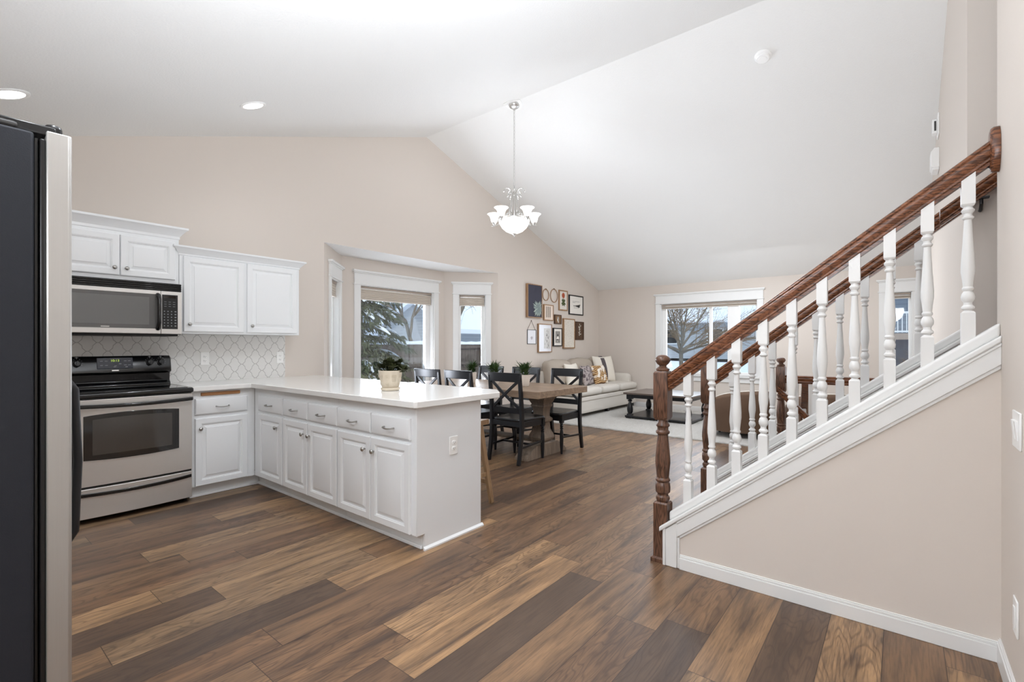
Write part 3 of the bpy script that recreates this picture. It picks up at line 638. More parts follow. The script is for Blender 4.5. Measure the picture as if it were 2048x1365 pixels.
b = MB(); b.mbox(mw, 1.243, 1.388, 0, 0.024, 1.338, 1.684); pn = b.build('control_panel', M['steel'], r, bevel=0.003)
b = MB(); b.mbox(mw, 1.250, 1.358, 0.02, 0.0255, 1.378, 1.656); b.build('keypad', M['black_plastic'], pn)
b = MB()
for i in range(4):
    for j in range(6): b.mbox(mw, 1.262+i*0.0245, 1.262+i*0.0245+(0.012 if i == 3 else 0.007), 0.0255, 0.0262, 1.400+j*0.0235, 1.407+j*0.0235)
b.build('key_print', M['grey_mark'], pn); b = MB()
for i in range(3):
    for j in range(3): b.mbox(mw, 1.264+i*0.03, 1.264+i*0.03+0.016, 0.0255, 0.0262, 1.560+j*0.018, 1.5625+j*0.018)
b.build('function_print', M['grey_mark'], pn)
b = MB(); b.mbox(mw, 1.262, 1.345, 0.0255, 0.0262, 1.628, 1.648); b.build('display', M['dark_glass'], pn)
b = MB(); b.mbox(mf, 0.64, 1.37, 0.02, 0.37, 1.320, 1.336); b.build('underside', M['black_sat'], r)
# ---- range
r = thing('range', 'stainless electric range with black glass cooktop and backguard', 'stove', (1.01, 4.7, 0))
b = MB(); b.box(0.632, 1.388, 4.42, 5.02, 0.035, 0.90); b.build('body', M['black_sat'], r)
for x in (0.66, 1.36):
    for y in (4.47, 4.97): b = MB(); b.lathe([(0.015, 0), (0.015, 0.04)], (x, y, 0), 10); b.build('foot', M['black_sat'], r)
b = MB(); b.box(0.628, 1.392, 4.365, 5.02, 0.872, 0.912); b.build('cooktop_frame', M['black_gloss'], r, bevel=0.014, seg=4)
b = MB(); b.box(0.660, 1.360, 4.410, 4.90, 0.9115, 0.9145); b.build('cooktop_glass', M['ceramic_dark'], r)
bg_ = [(5.02, 0.905), (4.905, 0.905), (4.905, 0.925), (4.93, 0.95), (4.925, 1.012), (4.895, 1.020), (4.885, 1.03), (4.905, 1.140), (4.925, 1.158), (5.02, 1.160)]
b = MB(); rings = []
for x, k in ((0.634, 0), (0.640, 1), (1.380, 1), (1.386, 0)): rings.append([(x, y, z-(0.008 if (k == 0 and z > 1.1) else 0)) for y, z in bg_])
b.loft(rings); bgd = b.build('backguard', M['black_gloss'], r, angle=40, bevel=0.002)
mk = MA(4.893)
def tilt(u, d, z): return (u, 4.885+(z-1.03)*0.182-d, z)
b = MB(); b.mbox(tilt, 0.893, 1.121, -0.004, 0.005, 1.058, 1.147); cp = b.build('control_panel', plain('panel_blue_black', (34, 38, 48), 0.25), bgd, bevel=0.003)
for u, z, w in [(a, c, 0.018) for a in (0.912, 0.942, 1.062, 1.088) for c in (1.085, 1.118)]+[(1.0, 1.08, 0.016), (1.03, 1.095, 0.016), (1.07, 1.07, 0.016), (0.995, 1.072, 0.016)]:
    b = MB(); b.mbox(tilt, u, u+w, 0.005, 0.0058, z, z+0.003); b.build('key_label', M['grey_mark'], bgd)
def text(s, name, size, loc, rot, m, parent, depth=0.0006):
    cu = bpy.data.curves.new(name, 'FONT'); cu.body = s; cu.size = size; cu.extrude = depth; cu.align_x = 'CENTER'; cu.align_y = 'CENTER'
    tmp = bpy.data.objects.new('digits', cu); me = bpy.data.meshes.new_from_object(tmp); bpy.data.objects.remove(tmp); me.materials.clear(); me.materials.append(m)
    o = bpy.data.objects.new(name, me); COL.objects.link(o); o.parent = parent; o.location = Vector(loc)-WL[parent.name]; o.rotation_euler = rot
    return o
text('10:13', 'clock_digits', 0.026, tilt(1.005, 0.0062, 1.122), (radians(90-10.3), 0, 0), M['led_green'], bgd)
b = MB(); b.mbox(tilt, 0.985, 1.028, -0.001, 0.002, 1.040, 1.048); b.build('badge', M['nickel'], bgd)
for u in (0.700, 0.776, 1.236, 1.313):
    b = MB(); c = tilt(u, 0, 1.108); pr = [(0.027, 0), (0.027, 0.006), (0.022, 0.009), (0.020, 0.024), (0.017, 0.027), (0.001, 0.0275)]
    b.loft([[tilt(u+q*cos(2*pi*k/20), h, 1.108+q*sin(2*pi*k/20)) for k in range(20)] for q, h in pr]); b.mbox(tilt, u-0.005, u+0.005, 0.02, 0.033, 1.090, 1.126)
    kn = b.build('knob', M['black_plastic'], bgd, angle=40)
b = MB()
for u in (0.700, 0.776, 1.236, 1.313):
    for k in range(9):
        a = radians(-30+k*30); b.mbox(tilt, u+0.033*cos(a)-0.0015, u+0.033*cos(a)+0.0015, -0.002, 0.0012, 1.108+0.033*sin(a)-0.0012, 1.108+0.033*sin(a)+0.0012)
    b.mbox(tilt, u-0.010, u+0.010, -0.002, 0.0012, 1.1485, 1.1505); b.mbox(tilt, u-0.001, u+0.001, -0.002, 0.0012, 1.143, 1.155)
b.build('knob_print', M['grey_mark'], bgd)
mr = MA(4.42)
# oven door, slightly bowed
def bow(u): return 0.022*(1-((u-1.01)/0.378)**2)
def bowed(b, u0, u1, zf0, zf1, d0, d1, n=14):
    rings = []
    for k in range(n+1):
        u = u0+(u1-u0)*k/n; rings.append([mr(u, d0+bow(u)*0, zf0(u)), mr(u, d1+bow(u), zf0(u)), mr(u, d1+bow(u), zf1(u)), mr(u, d0+bow(u)*0, zf1(u))])
    b.loft(rings)
cst = lambda v: (lambda u: v)
b = MB(); bowed(b, 0.634, 1.386, cst(0.262), cst(0.866), 0.0, 0.030); od = b.build('oven_door', M['steel'], r, angle=30, bevel=0.003)
wz = lambda u: 0.445-0.012*(1-((u-1.01)/0.29)**2); wt = lambda u: 0.752+0.016*(1-((u-1.01)/0.29)**2)
b = MB(); bowed(b, 0.727, 1.294, wz, wt, 0.02, 0.0325); b.build('window_frame', M['dark_glass'], od, angle=30, bevel=0.003)
b = MB(); bowed(b, 0.775, 1.246, cst(0.478), lambda u: 0.725+0.010*(1-((u-1.01)/0.24)**2), 0.02, 0.0335); b.build('door_window', M['oven_glass'], od, angle=30)
b = MB(); bowed(b, 0.722, 1.299, lambda u: wz(u)-0.006, lambda u: wz(u)-0.001, 0.02, 0.034); b.build('window_trim', M['nickel'], od, angle=30)
b = MB(); b.strip([mr(u, 0.030+bow(u)+(0.0 if abs(u-1.01) > 0.365 else 0.034), 0.826-0.010*(1-((u-1.01)/0.376)**2)) for u in (0.640, 0.652, 0.70, 0.80, 0.90, 1.01, 1.12, 1.22, 1.32, 1.368, 1.380)], 0.026, [0.03, 0.03, 0.022, 0.02, 0.02, 0.02, 0.02, 0.02, 0.022, 0.03, 0.03], (0, 0, 1)); b.build('handle', M['black_gloss'], od, angle=60, bevel=0.006)
b = MB(); bowed(b, 0.634, 1.386, cst(0.040), cst(0.246), 0.0, 0.030); dw = b.build('storage_drawer', M['steel'], r, angle=30, bevel=0.003)
b = MB(); b.strip([mr(u, 0.034+bow(u), 0.212-0.014*(1-((u-1.01)/0.372)**2)) for u in [0.640+0.74*k/12 for k in range(13)]], 0.024, [0.006]+[0.016]*11+[0.006], (0, 0, 1)); b.build('drawer_grip', M['black_gloss'], dw, angle=60, bevel=0.003)
b = MB(); b.box(0.64, 1.38, 4.415, 4.425, 0.246, 0.262); b.build('door_gap', M['black_sat'], r)
# ---- base cabinets
def base_cab(name, label, Mf, u0, u1, depth, drawers, doors, kn, pulls, loc, toe=0.0):
    r = thing(name, label, 'cabinet', loc, 'white base cabinets')
    b = MB(); b.mbox(Mf, u0, u1, -depth, 0, 0.098, 0.874); b.mbox(Mf, u0, u1+toe, -depth, -0.062, 0, 0.098); b.build('cabinet_body', M['cab'], r)
    for i, (a, c, z0, z1) in enumerate(drawers):
        d = slab(Mf, a, c, z0, z1).build('drawer', M['cab'], r, angle=30); pull(Mf, (a+c)/2, (z0+z1)/2-0.006, d)
    for (a, c, z0, z1), (ku, kz) in zip(doors, kn):
        d = raised(Mf, a, c, z0, z1).build('door', M['cab'], r, angle=25); knob(Mf, ku, kz, d)
    b = MB(); b.mbox(Mf, u0, u1+toe, -0.0625, -0.050, 0, 0.022); b.build('shoe_molding', M['cab'], r, bevel=0.004)
    return r
mc = MA(4.44)
r = base_cab('base_cabinet', 'white base cabinet beside the range with a wooden cutting board slot', mc, 1.397, 1.882, 0.58, [(1.418, 1.818, 0.680, 0.810)], [(1.418, 1.818, 0.103, 0.650)], [(1.452, 0.567)], 1, (1.64, 4.7, 0), 0.064)
b = MB(); b.mbox(mc, 1.462, 1.760, -0.3, 0.014, 0.832, 0.858); b.build('cutting_board', M['board'], r, bevel=0.004)
mp_ = MP(1.885)
base_cab('base_cabinet', 'narrow white base cabinet with one door in the inner corner of the peninsula', mp_, 3.895, 4.44, 0.545, [(3.905, 4.335, 0.680, 0.812)], [(3.905, 4.335, 0.108, 0.655)], [(3.985, 0.568)], 1, (2.2, 4.1, 0), 0.061)
base_cab('base_cabinet', 'white double door base cabinet in the middle of the peninsula', mp_, 3.093, 3.893, 0.545, [(3.507, 3.884, 0.678, 0.810), (3.100, 3.490, 0.676, 0.808)], [(3.504, 3.884, 0.107, 0.652), (3.098, 3.492, 0.106, 0.650)], [(3.554, 0.566), (3.497-0.035, 0.563)], 2, (2.2, 3.5, 0))
base_cab('base_cabinet', 'white double door base cabinet at the free end of the peninsula', mp_, 2.27, 3.091, 0.545, [(2.699, 3.088, 0.674, 0.806), (2.300, 2.687, 0.672, 0.804)], [(2.697, 3.082, 0.104, 0.648), (2.300, 2.690, 0.103, 0.648)], [(2.752, 0.563), (2.653, 0.560)], 2, (2.2, 2.7, 0))
b = MB(); b.prism([(1.882, 2.25, 0.098), (1.947, 2.25, 0.098), (1.947, 2.25, 0), (2.449, 2.25, 0), (2.449, 2.25, 0.874), (1.882, 2.25, 0.874)], (0, 0.019, 0))
ep = b.build('end_panel', M['cab'], None, off=(2.2, 2.25, 0), bevel=0.002); tag(ep, 'plain white end panel closing the peninsula with an outlet on it', 'panel')
b = MB(); b.prism([(1.935, 2.2505, 0), (1.935, 2.236, 0), (1.935, 2.236, 0.010), (1.935, 2.2505, 0.022)], (0.528, 0, 0)); b.build('shoe_molding', M['cab'], ep)
b = MB(); b.box(2.432, 2.448, 2.27, 5.03, 0, 0.874); bp = b.build('back_panel', M['cab'], None, off=(2.44, 3.7, 0)); tag(bp, 'plain white back panel of the peninsula facing the dining table', 'panel')
b = MB(); b.prism([(2.4485, 2.27, 0), (2.463, 2.27, 0), (2.463, 2.27, 0.010), (2.4485, 2.27, 0.022)], (0, 2.75, 0)); b.build('shoe_molding', M['cab'], bp)
# ---- countertop (L with clipped corner)
b = MB(); zt, zb = 0.914, 0.8745
pts = [(1.390, 5.038), (1.390, 4.392), (1.835, 4.392), (1.835, 2.222), (1.850, 2.207), (2.600, 2.207), (2.745, 2.352), (2.765, 3.4), (2.79, 5.038)]
b.prism([(x, y, zb) for x, y in pts], (0, 0, zt-zb)); ct = b.build('countertop', M['counter'], None, off=(2.2, 4.2, 0.8745), bevel=0.004, seg=3)
tag(ct, 'glossy white quartz worktop running along the wall and over the peninsula', 'countertop')
# ---- backsplash
b = MB(); b.box(0.0, 2.44, 5.030, 5.0395, 0.80, 1.344); bs = struct(b, 'trim_3', M['tile'], smooth=False)
# ---- refrigerator
r = thing('refrigerator', 'tall stainless side-by-side refrigerator with black side at the edge of view', 'refrigerator', (-0.15, 2.03, 0))
b = MB(); b.box(-0.52, 0.176, 1.585, 2.495, 0.02, 1.752); b.build('cabinet', M['fridge_side'], r, bevel=0.006)
b = MB(); b.box(-0.52, 0.150, 1.59, 2.49, 1.752, 1.768); b.build('top_cover', plain('fridge_top', (50, 48, 46), 0.6), r, bevel=0.006)
b = MB(); b.box(0.150, 0.178, 1.59, 2.49, 0.0, 0.10); b.build('kick_grille', M['black_sat'], r)
b = MB(); b.box(0.176, 0.186, 1.602, 2.478, 0.11, 1.745); b.box(0.186, 0.197, 1.592, 2.488, 0.11, 1.742); b.build('gasket', M['black_plastic'], r, bevel=0.003)
for y0, y1, hy in ((1.585, 1.985, 1.945), (1.992, 2.495, 2.03)):
    b = MB(); P = [(0.197, y0), (0.238, y0), (0.2425, y0+0.004), (0.250, y0+0.06), (0.258, y0+0.2), (0.258, y1-0.2), (0.250, y1-0.06), (0.2425, y1-0.004), (0.238, y1), (0.197, y1)]
    b.prism([(x, y, 0.11) for x, y in P], (0, 0, 1.652)); d = b.build('door', M['steel_v'], r, angle=40, bevel=0.006)
    b = MB(); b.tube([(0.252, hy, 0.650), (0.285, hy, 0.655), (0.303, hy, 0.685), (0.311, hy, 0.90), (0.303, hy, 1.115), (0.285, hy, 1.145), (0.252, hy, 1.150)], 0.011, 10); b.build('handle', M['black_sat'], d, angle=60)
for y in (1.625, 2.455):
    b = MB(); b.box(0.10, 0.215, y-0.03, y+0.03, 1.752, 1.776); b.lathe([(0.014, 1.76), (0.017, 1.765), (0.017, 1.784), (0.012, 1.789)], (0.214, y, 0), 12); b.build('hinge_cover', M['black_plastic'], r, bevel=0.004)
# ---- outlets and switches
def outlet(Mf, u, z, label, h=0.118, w=0.072):
    r = thing('outlet', label, 'outlet', Mf(u, 0, z), 'white outlets')
    b = MB(); b.mbox(Mf, u-w/2, u+w/2, 0, 0.006, z-h/2, z+h/2); b.build('cover_plate', M['plate'], r, bevel=0.003)
    for s in (-1, 1):
        c = z+s*0.0195; b = MB()
        b.loft([[Mf(u+0.0165*cos(a)*k, d, c+max(-0.013, min(0.013, 0.0165*sin(a)))*k) for a in [2*pi*i/20 for i in range(20)]] for d, k in ((0.005, 1), (0.0085, 1), (0.009, 0.93))])
        so = b.build('socket', M['plate'], r, angle=40)
        b = MB()
        for du, hh in ((-0.0065, 0.0045), (0.0065, 0.0038)): b.mbox(Mf, u+du-0.0012, u+du+0.0012, 0.008, 0.0093, c+0.002-hh, c+0.002+hh)
        b.mbox(Mf, u-0.002, u+0.002, 0.008, 0.0093, c-0.0095, c-0.006); b.build('slot', M['slot'], so)
    return r
outlet(MA(5.030), 1.690, 1.121, 'white outlet on the tiled backsplash next to the range')
outlet(MA(5.030), 2.386, 1.117, 'white outlet at the outer end of the tiled backsplash')
outlet(MA(2.25), 2.185, 0.600, 'white outlet on the end panel of the peninsula')
MW_ = lambda u, d, z: (u, -0.31+d, z)
r = thing('outlet', 'white blank-faced plate low on the wall beside the stair baseboard', 'outlet', (2.35, -0.31, 0.325))
b = MB(); b.mbox(MW_, 2.350-0.037, 2.350+0.037, 0, 0.006, 0.262, 0.386); b.build('cover_plate', M['plate'], r, bevel=0.003)
b = MB(); b.mbox(MW_, 2.350-0.017, 2.350+0.017, 0.006, 0.009, 0.290, 0.358); b.build('socket', M['plate'], r, bevel=0.002)
r = thing('light_switch', 'white double rocker light switch on the right wall at the edge of view', 'light switch', (2.34, -0.31, 0.96))
b = MB(); b.mbox(MW_, 2.262, 2.400, 0, 0.006, 0.90, 1.025); b.build('cover_plate', M['plate'], r, bevel=0.003)
for u in (2.307, 2.354):
    b = MB(); b.loft([[MW_(u-0.016, 0.004, 0.930), MW_(u+0.016, 0.004, 0.930), MW_(u+0.016, 0.004, 0.995), MW_(u-0.016, 0.004, 0.995)], [MW_(u-0.015, 0.008, 0.931), MW_(u+0.015, 0.008, 0.931), MW_(u+0.015, 0.014, 0.994), MW_(u-0.015, 0.014, 0.994)]]); b.build('rocker', M['plate'], r)
# ---- recessed lights and detectors
nl = Vector((-1/3, 0, 1)).normalized()
def tilted(b, prof, c, normal, n=24):
    q = Vector((0, 0, 1)).rotation_difference(Vector(normal)); c = Vector(c)
    b.loft([[c+q @ Vector((r*cos(2*pi*k/n), r*sin(2*pi*k/n), h)) for k in range(n)] for r, h in prof]); return b
def can(x, y, label):
    z = zceil(x); r = thing('recessed_light', label, 'ceiling light', (x, y, z), 'recessed ceiling lights')
    nd = -nl
    b = MB(); tilted(b, [(0.098, 0.0), (0.098, 0.005), (0.090, 0.009), (0.075, 0.006), (0.075, 0.0)], (x, y, z), nd); b.build('trim_ring', M['plate'], r, angle=40)
    b = MB(); tilted(b, [(0.076, 0.001), (0.074, 0.006), (0.0005, 0.0065)], (x, y, z), nd); b.build('lens', M['can_lens'], r)
    lamp('recessed_lamp', 'SPOT', (x-nl.x*0.03, y, z-nl.z*0.03), 7, LAMP_RGB, spot_size=radians(150), spot_blend=0.6, shadow_soft_size=0.06, aim=(x-nl.x, y, z-nl.z))
can(1.73, 4.108, 'round recessed light in the sloped ceiling above the wall cabinets')
can(0.349, 4.128, 'round recessed light at the left edge above the refrigerator')
for x, y, e in ((1.73, 1.9, 75), (0.25, 1.35, 45), (-0.15, 3.2, 45)): lamp('unseen_ceiling_fill', 'SPOT', (x, y, zceil(x)-0.03), e, LAMP_RGB, spot_size=radians(150), spot_blend=0.6, shadow_soft_size=0.06, aim=(x, y, 0))  # unseen spots added to brighten the kitchen, without fixtures
nr = Vector((0.348, 0, 1)).normalized()
r = thing('smoke_detector', 'round white smoke detector on the sloped ceiling', 'smoke detector', (4.90, 0.982, zceil(4.9)))
b = MB(); tilted(b, [(0.072, 0), (0.072, 0.012), (0.066, 0.018), (0.060, 0.020), (0.058, 0.034), (0.050, 0.040)], (4.90, 0.982, zceil(4.9)), -nr); b.build('housing', M['plate'], r, angle=35)
b = MB(); tilted(b, [(0.036, 0.038), (0.034, 0.044), (0.0005, 0.045)], (4.90, 0.982, zceil(4.9)), -nr); b.build('sensor_cap', M['plate'], r, angle=35)
r = thing('wall_alarm', 'small white wall alarm with a dark slot high on the living room wall', 'alarm', (6.0, YR, 3.22))
b = MB(); b.box(5.93, 6.11, YR, YR+0.014, 3.20, 3.40); b.box(5.98, 6.07, YR+0.014, YR+0.050, 3.23, 3.36); b.build('housing', M['plate'], r, bevel=0.006)
b = MB(); b.box(5.977, 5.985, YR+0.022, YR+0.036, 3.25, 3.34); b.build('slot', M['slot'], r)
r = thing('door_chime', 'small white chime box under the wall alarm', 'chime', (6.05, YR, 2.86))
b = MB(); b.loft([[(x, y, z) for x, y in ((5.95, YR), (6.15, YR), (6.15, YR+d), (5.95, YR+d))] for z, d in ((2.90, 0.04), (2.915, 0.062), (3.05, 0.062), (3.085, 0.035))]); b.build('housing', M['plate'], r, bevel=0.004)
b = MB(); b.box(5.955, 6.145, YR+0.002, YR+0.05, 2.88, 2.90); b.build('base', M['plate'], r, bevel=0.002)
# ================================================================== dining
# table
r = thing('dining_table', 'weathered wood trestle dining table with six black chairs around it', 'table', (4.49, 3.92, 0))
b = MB(); b.box(3.99, 4.985, 2.875, 4.95, 0.692, 0.765); b.build('tabletop', M['table'], r, bevel=0.004)
b = MB(); b.box(4.24, 4.71, 3.05, 4.78, 0.662, 0.692); b.build('apron', M['tablebase'], r, bevel=0.003)
for y in (3.175, 4.62):
    b = MB(); cx = 4.475
    b.loft([[(cx-w, y-w, z), (cx+w, y-w, z), (cx+w, y+w, z), (cx-w, y+w, z)] for w, z in
            ((0.112, 0.665), (0.112, 0.64), (0.104, 0.63), (0.095, 0.605), (0.080, 0.58), (0.089, 0.572), (0.089, 0.556), (0.076, 0.54), (0.067, 0.50), (0.066, 0.44), (0.070, 0.432), (0.087, 0.418), (0.091, 0.402), (0.087, 0.386),
             (0.067, 0.372), (0.064, 0.335), (0.076, 0.285), (0.098, 0.238), (0.105, 0.205), (0.096, 0.178), (0.070, 0.16), (0.084, 0.14))])
    p = b.build('pedestal', M['tablebase'], r, angle=28)
    P = [(-0.385, 0), (-0.385, 0.028), (-0.368, 0.036), (-0.352, 0.060), (-0.32, 0.066), (-0.305, 0.098), (-0.27, 0.118), (-0.225, 0.126), (-0.20, 0.143), (0.20, 0.143), (0.225, 0.126), (0.27, 0.118), (0.305, 0.098), (0.32, 0.066), (0.352, 0.060), (0.368, 0.036), (0.385, 0.028), (0.385, 0)]
    b = MB(); b.prism([(cx+x, y-0.085, z) for x, z in P], (0, 0.17, 0)); b.build('trestle_foot', M['tablebase'], r, bevel=0.003)
b = MB(); b.box(4.39, 4.56, 3.24, 4.56, 0.150, 0.178); b.build('stretcher', M['tablebase'], r, bevel=0.003)
# chairs: local frame, faces +X
def make_chair(label):
    r = thing('dining_chair', label, 'chair', (0, 0, 0), 'black cross-back dining chairs'); m = M['chair']
    for s in (-1, 1):
        y = s*0.205
        b = MB(); b.strip([(-0.035, y, 0), (-0.012, y, 0.12), (0.012, y, 0.28), (0.022, y, 0.43), (0.018, y, 0.56), (0.004, y, 0.72), (-0.012, y, 0.86), (-0.02, y, 0.93)], 0.034, [0.034, 0.038, 0.044, 0.048, 0.044, 0.038, 0.034, 0.030], (0, 1, 0))
        b.build('rear_leg', m, r, angle=40, bevel=0.004)
    for s in (-1, 1):
        b = MB(); y = s*0.198
        b.sqprof([(0.020, 0.445), (0.021, 0.36), (0.014, 0.352)], (0.405, y, 0))
        b.lathe([(0.012, 0), (0.014, 0.02), (0.020, 0.10), (0.0225, 0.19), (0.020, 0.25), (0.014, 0.285), (0.020, 0.292), (0.021, 0.300), (0.014, 0.307), (0.020, 0.316), (0.021, 0.326), (0.014, 0.334), (0.020, 0.344), (0.014, 0.354)], (0.405, y, 0), 14)
        b.build('front_leg', m, r, angle=40)
    # seat: saddle shaped board with a rounded front
    b = MB(); rings = []
    nx, ny = 14, 16
    ol = []
    for k in range(40):
        a = 2*pi*k/40; e = 0.28
        x = 0.225+0.225*math.copysign(abs(cos(a))**e, cos(a)); w = 0.195+0.030*(x/0.45)
        ol.append((x, w*math.copysign(abs(sin(a))**e, sin(a))))
    sc = lambda k, z: [(0.225+(x-0.225)*k, y*k, z) for x, y in ol]
    b.loft([sc(0.97, 0.438), sc(1.0, 0.445), sc(1.0, 0.458), sc(0.975, 0.466), sc(0.86, 0.464), sc(0.6, 0.458), sc(0.3, 0.456)]); b.build('seat', m, r, angle=50)
    b = MB(); b.box(0.02, 0.40, -0.207, -0.187, 0.375, 0.44); b.box(0.02, 0.40, 0.187, 0.207, 0.375, 0.44); b.box(0.385, 0.418, -0.19, 0.19, 0.375, 0.44); b.box(0.005, 0.03, -0.2, 0.2, 0.385, 0.44); b.build('seat_rail', m, r, bevel=0.003)
    def back_x(z): return 0.018+(z-0.56)*(-0.038/0.37)
    def curved(z0, z1, t, w, dip):
        rings = []
        for k in range(13):
            f = k/12*2-1; y = f*w; dx = -dip*(1-f*f)
            rings.append([(back_x(z0)+dx-t/2, y, z0), (back_x(z0)+dx+t/2, y, z0), (back_x(z1)+dx+t/2, y, z1), (back_x(z1)+dx-t/2, y, z1)])
        return rings
    b = MB(); b.loft(curved(0.858, 0.955, 0.022, 0.228, 0.016)); b.build('top_rail', m, r, angle=40, bevel=0.005)
    b = MB(); b.loft(curved(0.525, 0.585, 0.020, 0.195, 0.012)); b.build('lower_rail', m, r, angle=40, bevel=0.003)
    b = MB()
    for s in (-1, 1):
        P = [(back_x(0.58+0.285*t)-0.016*(1-(2*t-1)**2)+s*0.004, s*(-0.182+0.364*t), 0.575+0.29*t) for t in [k/8 for k in range(9)]]
        rings = []
        for i, p in enumerate(P):
            t = (Vector(P[min(i+1, 8)])-Vector(P[max(i-1, 0)])).normalized(); nn = Vector((1, 0, 0)); bb = t.cross(nn).normalized(); p = Vector(p)
            rings.append([p+nn*0.008+bb*0.015, p-nn*0.008+bb*0.015, p-nn*0.008-bb*0.015, p+nn*0.008-bb*0.015])
        b.loft(rings)
    b.build('cross_back', m, r, angle=40, bevel=0.002)
    b = MB()
    for s in (-1, 1): b.bar((-0.005, s*0.203, 0.17), (0.405, s*0.198, 0.19), 0.016, 0.022)
    b.bar((0.20, -0.2, 0.18), (0.20, 0.2, 0.18), 0.016, 0.022)
    b.build('stretcher', m, r, bevel=0.002)
    return r
CH = [(3.945, 3.27, 0.0, 'black cross-back chair nearest the corner of the counter, back toward the kitchen'),
      (3.945, 3.965, -0.02, 'black cross-back chair between two others on the counter side of the table'),
      (3.945, 4.50, 0.015, 'black cross-back chair by the bay window on the counter side of the table'),
      (5.045, 3.21, pi, 'black cross-back chair at the sofa side, nearest the open floor'),
      (5.045, 3.845, pi, 'black cross-back chair half hidden by the front potted plant'),
      (5.045, 4.46, pi, 'black cross-back chair at the sofa side, nearest the bay window')]
c0 = make_chair(CH[0][3])
for i, (x, y, a, lb) in enumerate(CH):
    if i == 0: c0.location = (x, y, 0); c0.rotation_euler = (0, 0, a)
    else: dup(c0, (x, y, 0), a, lb)
# plants on the table
def leaf(b, base, az, L, w, droop, up, fold=0.25, n=5):
    """a pointed leaf blade: starts at base, leans out along az"""
    h = Vector((cos(az), sin(az), 0)); side = Vector((-sin(az), cos(az), 0)); p = Vector(base); vs = []; el = up
    for k in range(n+1):
        t = k/n; ww = w*(sin(pi*min(1, 0.18+0.82*t))**0.8 if t < 1 else 0.02)
        dirv = h*cos(el)+Vector((0, 0, 1))*sin(el); nn = side.cross(dirv)
        vs += [p-side*ww/2+nn*(-fold*ww), p, p+side*ww/2+nn*(-fold*ww)]
        p = p+dirv*(L/n); el -= droop/n
    fs = []
    for k in range(n): fs += [(3*k, 3*k+1, 3*k+4, 3*k+3), (3*k+1, 3*k+2, 3*k+5, 3*k+4)]
    b.add(vs, fs)
def table_plant(y, label, seed, s=1.0):
    rnd = random.Random(seed); x = 4.45; z = 0.765
    r = thing('potted_plant', label, 'plant', (x, y, z), 'spiky plants on the dining table')
    b = MB(); n = 40; rings = []
    prof = [(0.046, 0), (0.050, 0.004), (0.056, 0.03), (0.061, 0.07), (0.064, 0.11), (0.065, 0.135), (0.061, 0.137), (0.058, 0.12), (0.001, 0.118)]
    for i, (q, h) in enumerate(prof):
        rings.append([(x+q*(1+(0.014*sin(10*(2*pi*k/n)+h*60) if 1 < i < 5 else 0))*cos(2*pi*k/n), y+q*(1+(0.014*sin(10*(2*pi*k/n)+h*60) if 1 < i < 5 else 0))*sin(2*pi*k/n), z+h) for k in range(n)])
    b.loft(rings); b.build('pot', M['pot_white'], r, angle=50)
    b = MB(); b.lathe([(0.058, 0.119), (0.0005, 0.124)], (x, y, z), 20); b.build('soil', M['soil'], r)
    b = MB()
    for c in range(9):
        a = rnd.uniform(0, 2*pi); rr = rnd.uniform(0, 0.045); bx, by = x+rr*cos(a), y+rr*sin(a); hh = rnd.uniform(0.01, 0.09)
        b.tube([(bx, by, z+0.12), (bx+0.2*hh*cos(a), by+0.2*hh*sin(a), z+0.12+hh)], 0.004, 5)
        for k in range(15):
            az = rnd.uniform(0, 2*pi); up = rnd.uniform(0.25, 1.45)
            leaf(b, (bx+0.2*hh*cos(a), by+0.2*hh*sin(a), z+0.115+hh), az, rnd.uniform(0.07, 0.135)*s, rnd.uniform(0.011, 0.017), rnd.uniform(0.1, 0.9), up)
    b.build('foliage', M['leaf'], r, smooth=False)
table_plant(3.40, 'spiky green plant in a pale pot, largest and first on the dining table', 3, 1.08)
table_plant(3.86, 'spiky green plant in a pale pot in the middle of the dining table', 5)
table_plant(4.25, 'spiky green plant in a pale pot on the dining table, nearest the bay window', 9)
# plant on the counter
rnd = random.Random(21); x, y, z = 2.20, 2.925, 0.914
r = thing('potted_plant', 'olive green succulent in a cream patterned pot on the white counter', 'plant', (x, y, z))
b = MB(); b.lathe([(0.060, 0), (0.068, 0.003), (0.071, 0.018), (0.069, 0.022), (0.058, 0.023)], (x, y, z), 32); b.build('saucer', plain('cream_pot_glaze', (208, 196, 176), 0.45), r, angle=40)
b = MB(); b.lathe([(0.056, 0.022), (0.062, 0.026), (0.072, 0.06), (0.082, 0.12), (0.0875, 0.142), (0.0875, 0.148), (0.083, 0.148), (0.078, 0.132), (0.001, 0.13)], (x, y, z), 40); pot = b.build('pot', bpy.data.materials['cream_pot_glaze'], r, angle=40)
b = MB()
for g in range(10):
    a0 = g*2*pi/10
    for j in range(3):
        zz = 0.048+0.029*j; vert = (g+j) % 2 == 0
        for k in range(4):
            if vert:
                a = a0+(k-1.5)*0.10; rr = 0.062+(zz-0.026)*0.235; b.tube([(x+(rr+0.0005)*cos(a), y+(rr+0.0005)*sin(a), z+zz-0.010), (x+(rr+0.0052)*cos(a), y+(rr+0.0052)*sin(a), z+zz+0.011)], 0.0016, 4)
            else:
                h = zz-0.009+k*0.006; rr = 0.062+(h-0.026)*0.235+0.0005; b.tube([(x+rr*cos(a0+t), y+rr*sin(a0+t), z+h) for t in (-0.22, -0.07, 0.07, 0.22)], 0.0014, 4)
b.build('relief_pattern', bpy.data.materials['cream_pot_glaze'], pot)
b = MB(); b.lathe([(0.078, 0.131), (0.0005, 0.138)], (x, y, z), 20); b.build('soil', M['soil'], r)
b = MB()
